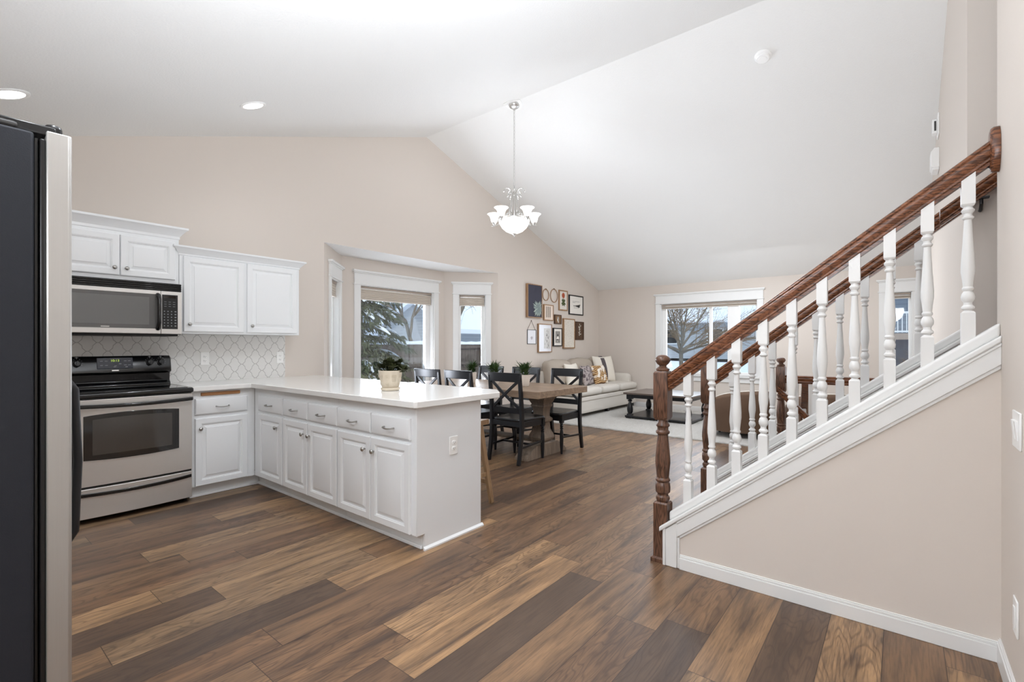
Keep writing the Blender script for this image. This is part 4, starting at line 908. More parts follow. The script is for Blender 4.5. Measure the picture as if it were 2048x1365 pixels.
for c in range(24):
    a = rnd.uniform(0, 2*pi); rr = rnd.uniform(0.0, 0.092); L = rnd.uniform(0.01, 0.075); bx, by = x+rr*0.7*cos(a), y+rr*0.7*sin(a); tx, ty, tz = x+rr*1.25*cos(a), y+rr*1.25*sin(a), z+0.135+L-(0.02 if rr > 0.06 else 0)
    b.tube([(bx, by, z+0.13), (tx, ty, tz)], 0.004, 5)
    for k in range(16):
        az = k*2.4; leaf(b, (tx, ty, tz), az, rnd.uniform(0.034, 0.054), rnd.uniform(0.020, 0.030), rnd.uniform(-0.5, 0.6), 0.2+1.1*k/16, 0.15, 4)
for c in range(5):
    a = rnd.uniform(0, 2*pi); tx, ty = x+0.02*cos(a), y+0.02*sin(a); top = rnd.uniform(0.05, 0.10)
    b.tube([(tx, ty, z+0.13), (tx+0.03*cos(a), ty+0.03*sin(a), z+0.14+top)], 0.003, 5)
    for k in range(10): leaf(b, (tx+0.03*cos(a)*(0.4+0.06*k), ty+0.03*sin(a)*(0.4+0.06*k), z+0.14+top*(0.4+0.06*k)), k*2.4, rnd.uniform(0.04, 0.062), 0.016, 0.5, 0.55, 0.2, 4)
b.build('foliage', M['leaf_dark'], r, smooth=False)
# bar stool tucked under the counter overhang
r = thing('bar_stool', 'backless oak saddle stool tucked under the peninsula overhang', 'stool', (2.71, 2.72, 0))
b = MB(); rings = []
for k in range(11):
    yy = 2.52+0.40*k/10; s = 0.012*(2*(k/10)-1)**2
    rings.append([(2.59, yy, 0.612+s), (2.835, yy, 0.612+s), (2.845, yy, 0.63+s), (2.835, yy, 0.655+s), (2.71, yy, 0.648+s), (2.59, yy, 0.655+s), (2.58, yy, 0.63+s)])
b.loft(rings); b.build('seat', M['stool'], r, angle=40, bevel=0.004)
for sx in (-1, 1):
    for sy in (-1, 1):
        b = MB(); b.taperbar((2.71+sx*0.152, 2.72+sy*0.205, 0.0), (2.71+sx*0.095, 2.72+sy*0.13, 0.62), 0.032, 0.030, 0.038, 0.038, (0, 1, 0)); b.build('leg', M['stool'], r, bevel=0.003)
b = MB()
for sx in (-1, 1): b.bar((2.71+sx*0.137, 2.535, 0.165), (2.71+sx*0.137, 2.905, 0.165), 0.018, 0.034)
b.build('side_stretcher', M['stool'], r, bevel=0.003)
b = MB()
for sy in (-1, 1): b.bar((2.58, 2.72+sy*0.178, 0.23), (2.84, 2.72+sy*0.178, 0.23), 0.018, 0.034)
b.build('footrest', M['stool'], r, bevel=0.003)
# ---- chandelier
cx, cy = 4.42, 3.53; zt = 4.075
r = thing('chandelier', 'nickel chandelier with five frosted glass shades and a bowl hanging on a chain', 'chandelier', (cx, cy, zt))
b = MB(); b.lathe([(0.001, 2.515), (0.006, 2.518), (0.009, 2.53), (0.006, 2.538), (0.02, 2.545), (0.030, 2.552), (0.028, 2.560)], (cx, cy, 0), 18)
b.build('finial', M['nickel'], r)
b = MB(); b.lathe([(0.004, 2.553), (0.05, 2.562), (0.10, 2.585), (0.145, 2.625), (0.175, 2.675), (0.185, 2.712), (0.178, 2.712), (0.165, 2.672), (0.135, 2.628), (0.09, 2.592), (0.004, 2.565)], (cx, cy, 0), 40, caps=False); b.build('bowl_shade', M['lamp_glass'], r, angle=60)
b = MB(); b.lathe([(0.184, 2.708), (0.193, 2.708), (0.196, 2.716), (0.193, 2.724), (0.184, 2.724)], (cx, cy, 0), 40); b.build('bowl_ring', M['nickel'], r, angle=50)
b = MB(); b.lathe([(0.001, 2.70), (0.012, 2.705), (0.016, 2.73), (0.010, 2.76), (0.008, 2.80), (0.008, 3.02), (0.014, 3.03), (0.018, 3.04), (0.010, 3.06), (0.006, 3.075)], (cx, cy, 0), 14)
for k in range(5):
    a = 2*pi*k/5+radians(38.9+36); u = Vector((cos(a), sin(a), 0)); o = Vector((cx, cy, 0))
    b.tube([o+u*0.055+Vector((0, 0, 2.76)), o+u*0.050+Vector((0, 0, 2.85)), o+u*0.032+Vector((0, 0, 2.97)), o+u*0.032+Vector((0, 0, 3.03)), o+u*0.055+Vector((0, 0, 3.075)), o+u*0.085+Vector((0, 0, 3.088)), o+u*0.115+Vector((0, 0, 3.075)), o+u*0.128+Vector((0, 0, 3.045))], [0.005, 0.005, 0.005, 0.006, 0.007, 0.007, 0.005, 0.003], 8)
    b.sphere(o+u*0.128+Vector((0, 0, 3.04)), 0.008, 8, 6)
    b.tube([o+u*0.042+Vector((0, 0, 3.03)), o+u*0.07+Vector((0, 0, 3.02)), o+u*0.082+Vector((0, 0, 2.99))], [0.006, 0.005, 0.003], 7); b.sphere(o+u*0.082+Vector((0, 0, 2.985)), 0.007, 8, 6)
b.build('center_column', M['nickel'], r, angle=50)
for k in range(5):
    a = 2*pi*k/5+radians(38.9); u = Vector((cos(a), sin(a), 0)); o = Vector((cx, cy, 0)); Z = lambda z: Vector((0, 0, z))
    b = MB(); b.tube([o+u*0.014+Z(2.74), o+u*0.05+Z(2.795), o+u*0.085+Z(2.805), o+u*0.125+Z(2.77), o+u*0.165+Z(2.71), o+u*0.205+Z(2.672), o+u*0.25+Z(2.664), o+u*0.285+Z(2.667)], [0.006, 0.007, 0.007, 0.007, 0.007, 0.006, 0.005, 0.003], 8)
    c = o+u*0.25; b.lathe([(0.006, 2.664), (0.010, 2.675), (0.022, 2.690), (0.026, 2.705), (0.020, 2.712)], (c.x, c.y, 0), 16)
    ar = b.build('arm', M['nickel'], r, angle=50)
    b = MB(); b.lathe([(0.024, 2.706), (0.034, 2.714), (0.040, 2.735), (0.046, 2.762), (0.060, 2.788), (0.082, 2.806), (0.079, 2.808), (0.057, 2.790), (0.042, 2.762), (0.036, 2.735), (0.030, 2.716), (0.022, 2.710)], (c.x, c.y, 0), 28, caps=False); b.build('glass_shade', M['lamp_glass'], ar, angle=60)
    lamp('chandelier_bulb', 'POINT', (c.x, c.y, 2.80), 2.2, LAMP_RGB, shadow_soft_size=0.05)
lamp('chandelier_bulb', 'POINT', (cx, cy, 2.68), 2, LAMP_RGB, shadow_soft_size=0.08)
b = MB(); z = 3.07; k = 0
while z < zt-0.075:
    ax = Vector((1, 0, 0)) if k % 2 else Vector((0, 1, 0))
    P = [Vector((cx, cy, z+0.022))+ax*(0.009*cos(t))+Vector((0, 0, 0.024*sin(t))) for t in [2*pi*i/12 for i in range(13)]]
    b.tube(P, 0.0022, 5); z += 0.041; k += 1
b.build('chain', M['nickel'], r, angle=80)
b = MB(); b.lathe([(0.002, zt-0.07), (0.012, zt-0.066), (0.016, zt-0.052), (0.040, zt-0.042), (0.058, zt-0.028), (0.064, zt-0.014), (0.064, zt+0.004)], (cx, cy, 0), 28)
b.build('canopy', M['nickel'], r, angle=50)
b = MB()
for s in (-1, 1):
    sl = 1/3 if s < 0 else 0.348; P = []
    for k in range(13):
        a = pi*k/12-pi/2; P.append((4.39+s*0.11*cos(a), cy+0.11*sin(a)))
    zz = lambda x: (4.09-abs(x-4.39)*sl)-0.001
    b.loft([[(x, y, zz(x)) for x, y in P], [(x, y, zz(x)-0.008) for x, y in P]])
b.build('ceiling_plate', M['plate'], r)
# ---- gallery wall
def frame(name, label, u0, u1, z0, z1, depth, w, fm, art, matw=0.0, group='frames of the picture wall'):
    k = (YA-depth)/5.02; u0, u1, z0, z1 = u0*k, u1*k, 1.25+(z0-1.25)*k, 1.25+(z1-1.25)*k
    Mf = lambda u, d, z: (u, YA-d, z); r = thing(name, label, 'picture', ((u0+u1)/2, YA, z0), group)
    b = MB(); ring = lambda i, d: [Mf(u0+i, d, z0+i), Mf(u1-i, d, z0+i), Mf(u1-i, d, z1-i), Mf(u0+i, d, z1-i)]
    b.loft([ring(0, 0.002), ring(0, depth), ring(w, depth), ring(w, depth-0.008)], caps=False); b.build('frame', fm, r, smooth=False, bevel=0.001)
    b = MB(); b.mbox(Mf, u0+w*0.9, u1-w*0.9, 0.002, depth-0.008, z0+w*0.9, z1-w*0.9); p = b.build('picture', art, r, smooth=False)
    return r, (lambda u, d, z: (u*k, YA-d, 1.25+(z-1.25)*k)), p
white_mat = plain('picture_mat', (236, 232, 224), 0.7); paper = plain('art_paper', (226, 220, 210), 0.7)
def petals(b, Mf, d, cu, cz, list_):
    for i, (a, L, w) in enumerate(list_):
        dx, dz = cos(a), sin(a); nx, nz = -dz, dx; dd = d+0.0006*(i % 5)
        pts = [(0, 0), (0.35*L, w/2), (0.7*L, w*0.42), (L, 0), (0.7*L, -w*0.42), (0.35*L, -w/2)]
        b.prism([Mf(cu+dx*p+nx*q, dd, cz+dz*p+nz*q) for p, q in pts], Vector(Mf(0, dd+0.0012, 0))-Vector(Mf(0, dd, 0)))
def blob(b, Mf, d, u, z, ru, rz, n=10):
    b.prism([Mf(u+ru*cos(2*pi*k/n), d, z+rz*sin(2*pi*k/n)) for k in range(n)], Vector(Mf(0, d+0.0012, 0))-Vector(Mf(0, d, 0)))
navy = plain('navy_canvas', (62, 62, 76), 0.8); agv = plain('pale_agave', (188, 200, 190), 0.7, var=0.3); agd = plain('grey_agave', (128, 142, 140), 0.7)
# agave canvas
r, Mf, p = frame('framed_canvas', 'large dark canvas of a pale spiky plant in an oak frame', 6.665, 7.10, 1.728, 2.318, 0.05, 0.014, M['frame_oak'], navy)
b = MB(); rnd = random.Random(4); d = 0.0425; cu, cz = 6.975, 1.90
Ls = []
for a in (8, 22, 38, 52, 66, 80, 95, 108, 122, 137, 152, 166, 178, 192): Ls.append((radians(a), min(0.10+0.075*abs(sin(radians(a)*1.7+0.4)), (0.112/cos(radians(a)) if cos(radians(a)) > 0.05 else 9)), 0.027))
petals(b, Mf, d, cu, cz, Ls[::2]); b.build('painted_leaves', agv, r, smooth=False)
b = MB(); petals(b, Mf, d+0.0035, cu, cz, Ls[1::2]); b.build('painted_grey_leaves', agd, r, smooth=False)
b = MB(); petals(b, Mf, d+0.007, cu, cz, [(radians(a), l, 0.036) for a, l in ((207, 0.165), (233, 0.18), (258, 0.155), (283, 0.15), (309, 0.14), (338, 0.112))]); b.build('painted_low_leaves', agv, r, smooth=False)
b = MB(); petals(b, Mf, d+0.0105, cu, cz, [(radians(a), l, 0.034) for a, l in ((220, 0.17), (246, 0.165), (271, 0.152), (296, 0.145), (324, 0.12), (354, 0.108))]); b.build('painted_shadow_leaves', agd, r, smooth=False)
# oval hoops
def hoop(label, u, z, ru, rz):
    r = thing('wall_hoop', label, 'wall decoration', (u, YA, z-rz), 'oval hoops on the picture wall')
    b = MB(); b.tube([(u+ru*cos(t), YA-0.012, z+rz*sin(t)) for t in [2*pi*k/36 for k in range(37)]], 0.0075, 6); b.build('ring', M['frame_oak'], r, angle=80)
    b = MB(); b.box(u-0.008, u+0.008, YA-0.02, YA, z+rz-0.008, z+rz+0.012); b.build('hanger', M['frame_walnut'], r)
hoop('smaller oval wooden hoop beside the dark canvas', 7.222, 2.160, 0.095, 0.103)
hoop('larger oval wooden hoop beside the red flower print', 7.490, 2.166, 0.116, 0.123)
# flower
r, Mf, p = frame('framed_print', 'oak framed print of a red flower with green leaves', 7.655, 7.955, 1.904, 2.294, 0.025, 0.022, M['frame_oak'], paper)
b = MB(); petals(b, Mf, 0.0175, 7.805, 2.195, [(2*pi*k/11, 0.058, 0.034) for k in range(11)]); b.build('painted_petals', plain('red_petal', (176, 84, 52), 0.8), r, smooth=False)
b = MB(); petals(b, Mf, 0.0175, 7.81, 2.06, [(radians(a), 0.085, 0.036) for a in (40, 65, 115, 140, 200, 235, 300, 335)]); b.mbox(Mf, 7.803, 7.811, 0.017, 0.0195, 2.0, 2.17); b.build('painted_leaves', plain('print_green', (74, 84, 48), 0.8), r, smooth=False)
# black framed animal march print (generic small figures)
r, Mf, p = frame('framed_print', 'black framed white print with a short line of text over small animal shapes', 8.012, 8.545, 1.842, 2.232, 0.025, 0.022, M['black_sat'], white_mat)
ink = plain('print_ink', (58, 56, 54), 0.8); b = MB()
for k, s in enumerate((0.010, 0.013, 0.016, 0.022, 0.030)):
    uu = 8.185+0.048*k; blob(b, Mf, 0.0175, uu, 2.02, s*1.25, s)
    blob(b, Mf, 0.0176, uu+s*1.2, 2.02+s*0.9, s*0.5, s*0.5)
for k in range(4): blob(b, Mf, 0.0175, 8.20+0.05*k, 1.983, 0.010, 0.007)
b.build('printed_shapes', ink, r, smooth=False)
b = MB(); rnd = random.Random(2)
for j, (uL, uR) in enumerate(((8.14, 8.39), (8.14, 8.24))):
    u = uL
    while u < uR: w = rnd.uniform(0.006, 0.014); b.mbox(Mf, u, u+w, 0.017, 0.0185, 2.105-0.022*j, 2.110-0.022*j); u += w+0.005
b.build('printed_lines', ink, r, smooth=False)
# fern
r, Mf, p = frame('framed_print', 'light wood framed print of three narrow fern stems', 7.160, 7.465, 1.695, 1.988, 0.035, 0.016, M['frame_oak'], plain('blush_paper', (230, 214, 200), 0.8))
b = MB()
for j in range(3):
    uu = 7.245+0.055*j; b.mbox(Mf, uu-0.002, uu+0.002, 0.027, 0.0285, 1.735, 1.955)
    for k in range(12): petals(b, Mf, 0.0275, uu, 1.755+0.016*k, [(radians(40), 0.024, 0.008), (radians(140), 0.024, 0.008)])
b.build('painted_ferns', plain('fern_ink', (92, 88, 74), 0.8), r, smooth=False)
# small wooden box picture
r, Mf, p = frame('framed_print', 'small brown wooden frame with a white bird-like figure', 7.510, 7.735, 1.642, 1.817, 0.03, 0.02, M['frame_walnut'], plain('brown_panel', (134, 104, 76), 0.8))
b = MB(); blob(b, Mf, 0.0225, 7.62, 1.735, 0.028, 0.05); blob(b, Mf, 0.023, 7.63, 1.69, 0.015, 0.03); b.build('painted_figure', white_mat, r, smooth=False)
b = MB(); blob(b, Mf, 0.0245, 7.615, 1.755, 0.010, 0.028); blob(b, Mf, 0.0245, 7.64, 1.715, 0.006, 0.026); b.build('painted_markings', ink, r, smooth=False)
# hanging glass frame
r, Mf, p = frame('hanging_frame', 'thin grey hanging frame on a cord beside the large botanical print', 6.655, 6.918, 1.262, 1.515, 0.014, 0.009, plain('zinc', (92, 94, 90), 0.4, 0.6), plain('pressed_paper', (214, 212, 214), 0.25))
b = MB(); b.tube([(6.67, YA-0.008, 1.513), (6.785, YA-0.008, 1.672), (6.90, YA-0.008, 1.513)], 0.0035, 5); b.sphere((6.785, YA-0.008, 1.674), 0.008, 8, 6); b.build('hanging_cord', M['frame_walnut'], r)
b = MB(); petals(b, Mf, 0.006, 6.79, 1.34, [(radians(a), 0.06, 0.016) for a in (50, 70, 90, 110, 130)]); b.build('pressed_plant', plain('faded_plant', (186, 180, 186), 0.8), r, smooth=False)
# big
r, Mf, p = frame('framed_print', 'large glazed botanical print in an oak frame, lowest of the picture wall', 6.985, 7.412, 1.112, 1.630, 0.035, 0.016, M['frame_oak'], plain('glazed_mat', (222, 222, 226), 0.15))
b = MB(); b.mbox(Mf, 7.16, 7.36, 0.027, 0.0275, 1.18, 1.55); b.build('picture_panel', plain('pale_print', (200, 196, 190), 0.2), r, smooth=False)
b = MB(); rnd = random.Random(5)
for k in range(22): petals(b, Mf, 0.0278, 7.26+rnd.uniform(-0.05, 0.05), 1.22+0.013*k, [(rnd.uniform(0, 2*pi), 0.035, 0.02)])
b.build('painted_leaves', plain('faded_print', (176, 172, 170), 0.5), r, smooth=False)
# dark
r, Mf, p = frame('framed_print', 'narrow dark brown frame with white mat and grey sketch', 7.467, 7.758, 1.222, 1.566, 0.035, 0.018, M['black_sat'], white_mat)
b = MB(); b.mbox(Mf, 7.53, 7.695, 0.027, 0.028, 1.285, 1.505); b.build('picture_panel', plain('grey_panel', (150, 146, 140), 0.7), r, smooth=False)
b = MB(); petals(b, Mf, 0.0282, 7.61, 1.36, [(radians(a), 0.06, 0.022) for a in (20, 60, 95, 130, 170, 250)]); b.build('painted_sprig', white_mat, r, smooth=False)
b = MB(); blob(b, Mf, 0.030, 7.61, 1.43, 0.018, 0.022); blob(b, Mf, 0.030, 7.60, 1.345, 0.022, 0.014); b.build('painted_markings', ink, r, smooth=False)
# tall
def m_pebble():
    n = NT('pebbled_canvas'); v = n.obj(); vo = n.n('ShaderNodeTexVoronoi'); n.set(vo.inputs['Vector'], v); vo.inputs['Scale'].default_value = 45
    c = n.ramp(vo.outputs['Distance'], [(0.1, srgb(196, 186, 172)), (0.5, srgb(226, 220, 208))]); return n.bsdf(c, 0.9)
r, Mf, p = frame('framed_print', 'tall narrow oak frame with a plain textured cream panel', 7.815, 8.222, 1.178, 1.759, 0.04, 0.02, M['frame_oak'], m_pebble())
# board
r, Mf, p = frame('wooden_plaque', 'dark brown plaque painted with a white leafy sprig', 8.252, 8.568, 1.347, 1.714, 0.02, 0.012, M['frame_walnut'], M['frame_walnut'])
b = MB(); rnd = random.Random(8)
for k in range(16): petals(b, Mf, 0.0128, 8.41+0.015*sin(k), 1.43+0.0135*k, [(radians(rnd.choice((30, 150, 60, 120))+rnd.uniform(-15, 15)), 0.05, 0.02)])
b.build('painted_sprig', plain('sprig_white', (206, 200, 188), 0.8), r, smooth=False)
# ================================================================== living room
def m_rugobj():
    rnd = random.Random(1); b = MB(); x0, x1, y0, y1 = 6.40, 9.05, 0.95, 4.62; nx, ny = 70, 96; vs = []
    for i in range(nx+1):
        for j in range(ny+1):
            e = min(i, nx-i, j, ny-j); h = (0.012 if e == 0 else 0.026)+rnd.uniform(-0.006, 0.006)
            jx = rnd.uniform(-0.012, 0.012); jy = rnd.uniform(-0.012, 0.012)
            vs.append((x0+(x1-x0)*i/nx+jx, y0+(y1-y0)*j/ny+jy, h))
    fs = [(i*(ny+1)+j, (i+1)*(ny+1)+j, (i+1)*(ny+1)+j+1, i*(ny+1)+j+1) for i in range(nx) for j in range(ny)]
    b.add(vs, fs); ed = [i*(ny+1) for i in range(nx+1)]+[nx*(ny+1)+j for j in range(1, ny+1)]+[i*(ny+1)+ny for i in range(nx-1, -1, -1)]+[j for j in range(ny-1, 0, -1)]
    base_ = len(b.v); b.v += [(b.v[i][0], b.v[i][1], 0.001) for i in ed]; n = len(ed)
    b.f += [(ed[k], ed[(k+1) % n], base_+(k+1) % n, base_+k) for k in range(n)]; b.f.append(tuple(range(base_, base_+n)))
    return b
rg = m_rugobj().build('rug', M['rug'], None, off=(7.7, 2.8, 0), angle=80); tag(rg, 'thick cream shag rug under the coffee table', 'rug')
# sofa
M['sofa_back'] = plain('taupe_cushion', (180, 169, 156), 0.95, spec=0.1, bump=0.5, bscale=420, var=0.08)
r = thing('sofa', 'pale grey three-seat sofa with one rolled arm under the picture wall', 'sofa', (8.0, 4.5, 0.03))
b = MB(); b.rbox(6.88, 9.12, 4.13, 4.98, 0.085, 0.375, 0.03); b.build('base', M['fabric'], r)
b = MB(); b.rbox(6.90, 9.10, 4.118, 4.135, 0.30, 0.365, 0.008); b.build('front_welt', M['fabric'], r)
b = MB()
for x in (6.96, 8.0, 9.04):
    for y in (4.20, 4.9): b.box(x-0.03, x+0.03, y-0.03, y+0.03, 0.028, 0.09)
b.build('foot', M['black_sat'], r)
for x0, x1, fy in ((6.885, 7.675, 4.10), (7.685, 8.375, 4.10), (8.385, 9.12, 4.095)):
    b = MB(); b.rbox(x0, x1, fy, 4.78, 0.375, 0.51, 0.062, puff=0.012); sc_ = b.build('seat_cushion', M['fabric'], r, angle=70)
    b = MB(); P = [(x0+0.012, fy+0.03, 0.492), (x1-0.012, fy+0.03, 0.492)]; b.tube(P, 0.005, 5); b.build('piping', M['fabric'], sc_)
b = MB(); b.rbox(6.90, 9.10, 4.84, 4.99, 0.36, 0.80, 0.06); b.build('back_frame', M['fabric'], r, angle=70)
for x0, x1, zt_ in ((6.89, 7.64, 0.965), (7.66, 8.39, 0.975), (8.41, 9.10, 0.985)):
    b = MB(); b.rbox(x0, x1, 4.62, 4.84, 0.50, zt_, 0.09, puff=0.055); o = b.build('back_cushion', M['sofa_back'], r, angle=70)
    for v in o.data.vertices:
        t = (v.co.z+0.03-0.5)/0.5; xc = (v.co.x+8.0-(x0+x1)/2)/((x1-x0)/2); v.co.y += 0.11*t; v.co.z += t*(0.022-0.045*xc*xc+0.006*sin(9*xc+x0*5))
b = MB(); b.rbox(8.93, 9.13, 4.22, 4.92, 0.36, 0.68, 0.085); b.build('armrest', M['fabric'], r, angle=70)
def pillow(name, label, c, w, h, t, m, rx, rz, extra=None):
    r = thing(name, label, 'pillow', c, 'throw pillows on the sofa')
    b = MB(); n = 16; vs = []; idx = {}
    for s in (-1, 1):
        for i in range(n+1):
            for j in range(n+1):
                u, v = i/n*2-1, j/n*2-1; k = (max(0, 1-u*u)*max(0, 1-v*v))**0.42
                pin = 1-0.07*((1-abs(u))*abs(v)**4+(1-abs(v))*abs(u)**4)*1.6
                idx[(s, i, j)] = len(vs); vs.append((u*w/2*(pin if abs(u) > 0.98 else 1), s*(t/2*k+0.004), (v*h/2*(pin if abs(v) > 0.98 else 1))+h/2))
    fs = []
    for s in (-1, 1):
        for i in range(n):
            for j in range(n): fs.append((idx[(s, i, j)], idx[(s, i+1, j)], idx[(s, i+1, j+1)], idx[(s, i, j+1)]))
    rim = [(i, 0) for i in range(n)]+[(n, j) for j in range(n)]+[(n-i, n) for i in range(n)]+[(0, n-j) for j in range(n)]
    for k in range(len(rim)): a, c2 = rim[k], rim[(k+1) % len(rim)]; fs.append((idx[(-1,)+a], idx[(-1,)+c2], idx[(1,)+c2], idx[(1,)+a]))
    b.add([Vector(c)+Vector(v) for v in vs], fs); o = b.build('cover', m, r, angle=80)
    if extra: extra(r, c, w, h, t)
    r.rotation_euler = (rx, 0, rz); return r
def m_pat(name, a, b_, c_, scale):
    n = NT(name); v = n.obj(); w = n.n('ShaderNodeTexWave', wave_type='RINGS'); n.set(w.inputs['Vector'], n.scalev(v, (1, 0.05, 1))); w.inputs['Scale'].default_value = scale; w.inputs['Distortion'].default_value = 9; w.inputs['Detail'].default_value = 2
    f = n.noise(n.scalev(v, (1, 0.05, 1)), scale*0.9, 3)
    c = n.ramp(w.outputs['Fac'], [(0.3, srgb(*a)), (0.5, srgb(*b_))]); c = n.mix(n.ramp(f, [(0.5, (0, 0, 0, 1)), (0.56, (1, 1, 1, 1))]), c, srgb(*c_)); return n.bsdf(c, 0.9)
def band(r, c, w, h, t):
    n = NT('charcoal_band'); 
    b = MB(); P = []
    for k in range(11):
        v = k/10*2-1; z = h/2+v*h/2*0.99
        prof = lambda u: (t/2*(max(0, 1-u*u)*max(0, 1-v*v))**0.42+0.006)
        P.append([(c[0]+u*w/2, c[1]-prof(u), c[2]+z) for u in (-0.40, -0.27, -0.14, -0.02)])
    vs = [p for row in P for p in row]; fs = [(k*4+i, k*4+i+1, (k+1)*4+i+1, (k+1)*4+i) for k in range(10) for i in range(3)]
    b.add(vs, fs); b.build('woven_band', plain('band_charcoal', (92, 84, 86), 0.95), r, angle=80)
pillow('throw_pillow', 'cream throw pillow with a charcoal band near the sofa arm', (8.62, 4.54, 0.50), 0.56, 0.54, 0.17, M['cream'], radians(-14), radians(-14), band)
pillow('throw_pillow', 'ochre and white swirl patterned throw pillow', (8.10, 4.36, 0.505), 0.43, 0.38, 0.14, m_pat('ochre_swirl', (214, 178, 128), (120, 84, 48), (238, 230, 218), 9), radians(-18), radians(-4))
pillow('throw_pillow', 'purple-grey patterned throw pillow beside the ochre one', (7.74, 4.42, 0.505), 0.42, 0.38, 0.13, m_pat('plum_grey', (120, 106, 108), (196, 186, 180), (88, 76, 80), 26), radians(-16), radians(8))
pillow('throw_pillow', 'white throw pillow behind the dining chair back', (7.44, 4.56, 0.50), 0.48, 0.42, 0.16, M['cream'], radians(-12), radians(6))
# coffee table
r = thing('coffee_table', 'large black coffee table with turned legs and a low shelf on the cream rug', 'table', (7.92, 3.02, 0.03))
X0, X1, Y0, Y1 = 7.42, 8.36, 2.46, 3.60
b = MB(); b.box(X0, X1, Y0, Y1, 0.425, 0.455); b.build('tabletop', M['coffee_top'], r, bevel=0.006)
b = MB(); b.box(X0+0.05, X1-0.05, Y0+0.05, Y1-0.05, 0.365, 0.425); b.build('apron', M['chair'], r, bevel=0.003)
b = MB(); b.box(X0+0.02, X1-0.02, Y0+0.02, Y1-0.02, 0.045, 0.072); b.build('lower_shelf', M['chair'], r, bevel=0.004)
for x in (X0+0.085, X1-0.085):
    for y in (Y0+0.085, Y1-0.085):
        b = MB(); b.sqprof([(0.052, 0.030), (0.052, 0.046), (0.044, 0.052), (0.040, 0.092), (0.034, 0.10)], (x, y, 0))
        b.lathe([(0.030, 0.098), (0.036, 0.108), (0.046, 0.14), (0.050, 0.175), (0.046, 0.21), (0.034, 0.25), (0.024, 0.285), (0.022, 0.30), (0.034, 0.306), (0.040, 0.315), (0.034, 0.324), (0.026, 0.33), (0.040, 0.345)], (x, y, 0), 20)
        b.sqprof([(0.040, 0.34), (0.044, 0.348), (0.044, 0.425)], (x, y, 0)); b.build('leg', M['chair'], r, angle=35)
# armchairs
def armchair(label, c, rz):
    r = thing('armchair', label, 'armchair', (0, 0, 0), 'brown rounded armchairs')
    b = MB(); N = 26; rings = []
    for k in range(N+1):
        a = radians(-128+256*k/N); e = abs(a)/radians(128)
        ht = 0.645-0.22*e**2.2-(0.08*max(0, (e-0.88)/0.12)**2); R0, R1 = 0.40, 0.30
        P = [(R0, 0.10), (R0+0.012, 0.35), (R0, ht-0.05), (R0-0.03, ht-0.008), (R0-0.05, ht), (R1+0.02, ht-0.01), (R1, ht-0.05), (R1, 0.30), (R1, 0.10)]
        rings.append([(-cos(a)*q*1.0, sin(a)*q*1.02, z) for q, z in P])
    b.loft(rings); b.build('back_shell', M['leather'], r, angle=60)
    b = MB(); b.tube([(-cos(radians(-126+252*k/N))*0.352, sin(radians(-126+252*k/N))*0.358, 0.647-0.22*(abs(-126+252*k/N)/128)**2.2-0.08*max(0, (abs(-126+252*k/N)/128-0.88)/0.12)**2) for k in range(N+1)], 0.0075, 6); b.build('piping', M['piping'], r, angle=80)
    b = MB(); b.lathe([(0.001, 0.10), (0.30, 0.10), (0.318, 0.13), (0.318, 0.30), (0.001, 0.30)], (0.03, 0, 0), 30); b.build('seat_base', M['leather'], r, angle=50)
    b = MB(); b.lathe([(0.001, 0.30), (0.27, 0.30), (0.30, 0.33), (0.30, 0.40), (0.26, 0.44), (0.001, 0.455)], (0.03, 0, 0), 30); b.build('seat_cushion', M['leather'], r, angle=60)
    for k in range(4):
        a = pi/4+k*pi/2; b = MB(); b.lathe([(0.016, 0.026), (0.024, 0.11)], (0.27*cos(a), 0.27*sin(a), 0), 10); b.build('leg', M['black_sat'], r)
    r.location = c; r.rotation_euler = (0, 0, rz); return r
a1 = armchair('brown barrel armchair with white piping at the near edge of the rug', (7.10, 1.70, 0), radians(48))
dup(a1, (7.30, 0.78, 0), radians(30), 'second brown barrel armchair, partly hidden behind the first')
# ================================================================== outdoors
GZ = -0.62
b = MB(); n = 40; vs = []; rnd = random.Random(3)
def gh(x, y):
    d = max(0, x-14); return GZ+0.02*d*(1 if y < 8 else 0.6)+0.05*sin(x*0.9)*cos(y*0.7)
for i in range(n+1):
    for j in range(n+1):
        x = -14+84*i/n; y = -24+84*j/n; vs.append((x, y, gh(x, y)-(0.0)))
b.add(vs, [(i*(n+1)+j, (i+1)*(n+1)+j, (i+1)*(n+1)+j+1, i*(n+1)+j+1) for i in range(n) for j in range(n)])
g = b.build('ground', M['snow'], None, angle=80); g['kind'] = 'structure'
# fence beyond the bay window
r = thing('fence', 'weathered grey board fence capped with snow beyond the bay window', 'fence', (9.5, 11.0, GZ))
fx0, fx1, fy = 4.5, 19.0, 11.0
rnd = random.Random(6); b = MB(); x = fx0
while x < fx1:
    w = 0.135; b.box(x, x+w, fy, fy+0.02, GZ, 1.27+rnd.uniform(-0.02, 0.01)); x += w+0.008
b.build('board_panel', M['fence'], r, smooth=False)
b = MB()
for z in (0.1, 0.62, 1.14): b.box(fx0, fx1, fy-0.04, fy, z, z+0.09)
b.build('rail_beam', M['fence'], r)
for k in range(7):
    b = MB(); xx = fx0+0.5+2.3*k; b.box(xx, xx+0.1, fy-0.05, fy+0.05, GZ, 1.24); b.build('post', M['fence'], r)
b = MB(); b.bar((10.15, fy-0.055, 0.62), (10.75, fy-0.055, 1.2), 0.03, 0.14, (0, 1, 0)); b.bar((12.3, fy-0.055, 0.62), (12.9, fy-0.055, 1.2), 0.03, 0.14, (0, 1, 0)); b.build('brace', M['fence'], r)
b = MB(); rings = []
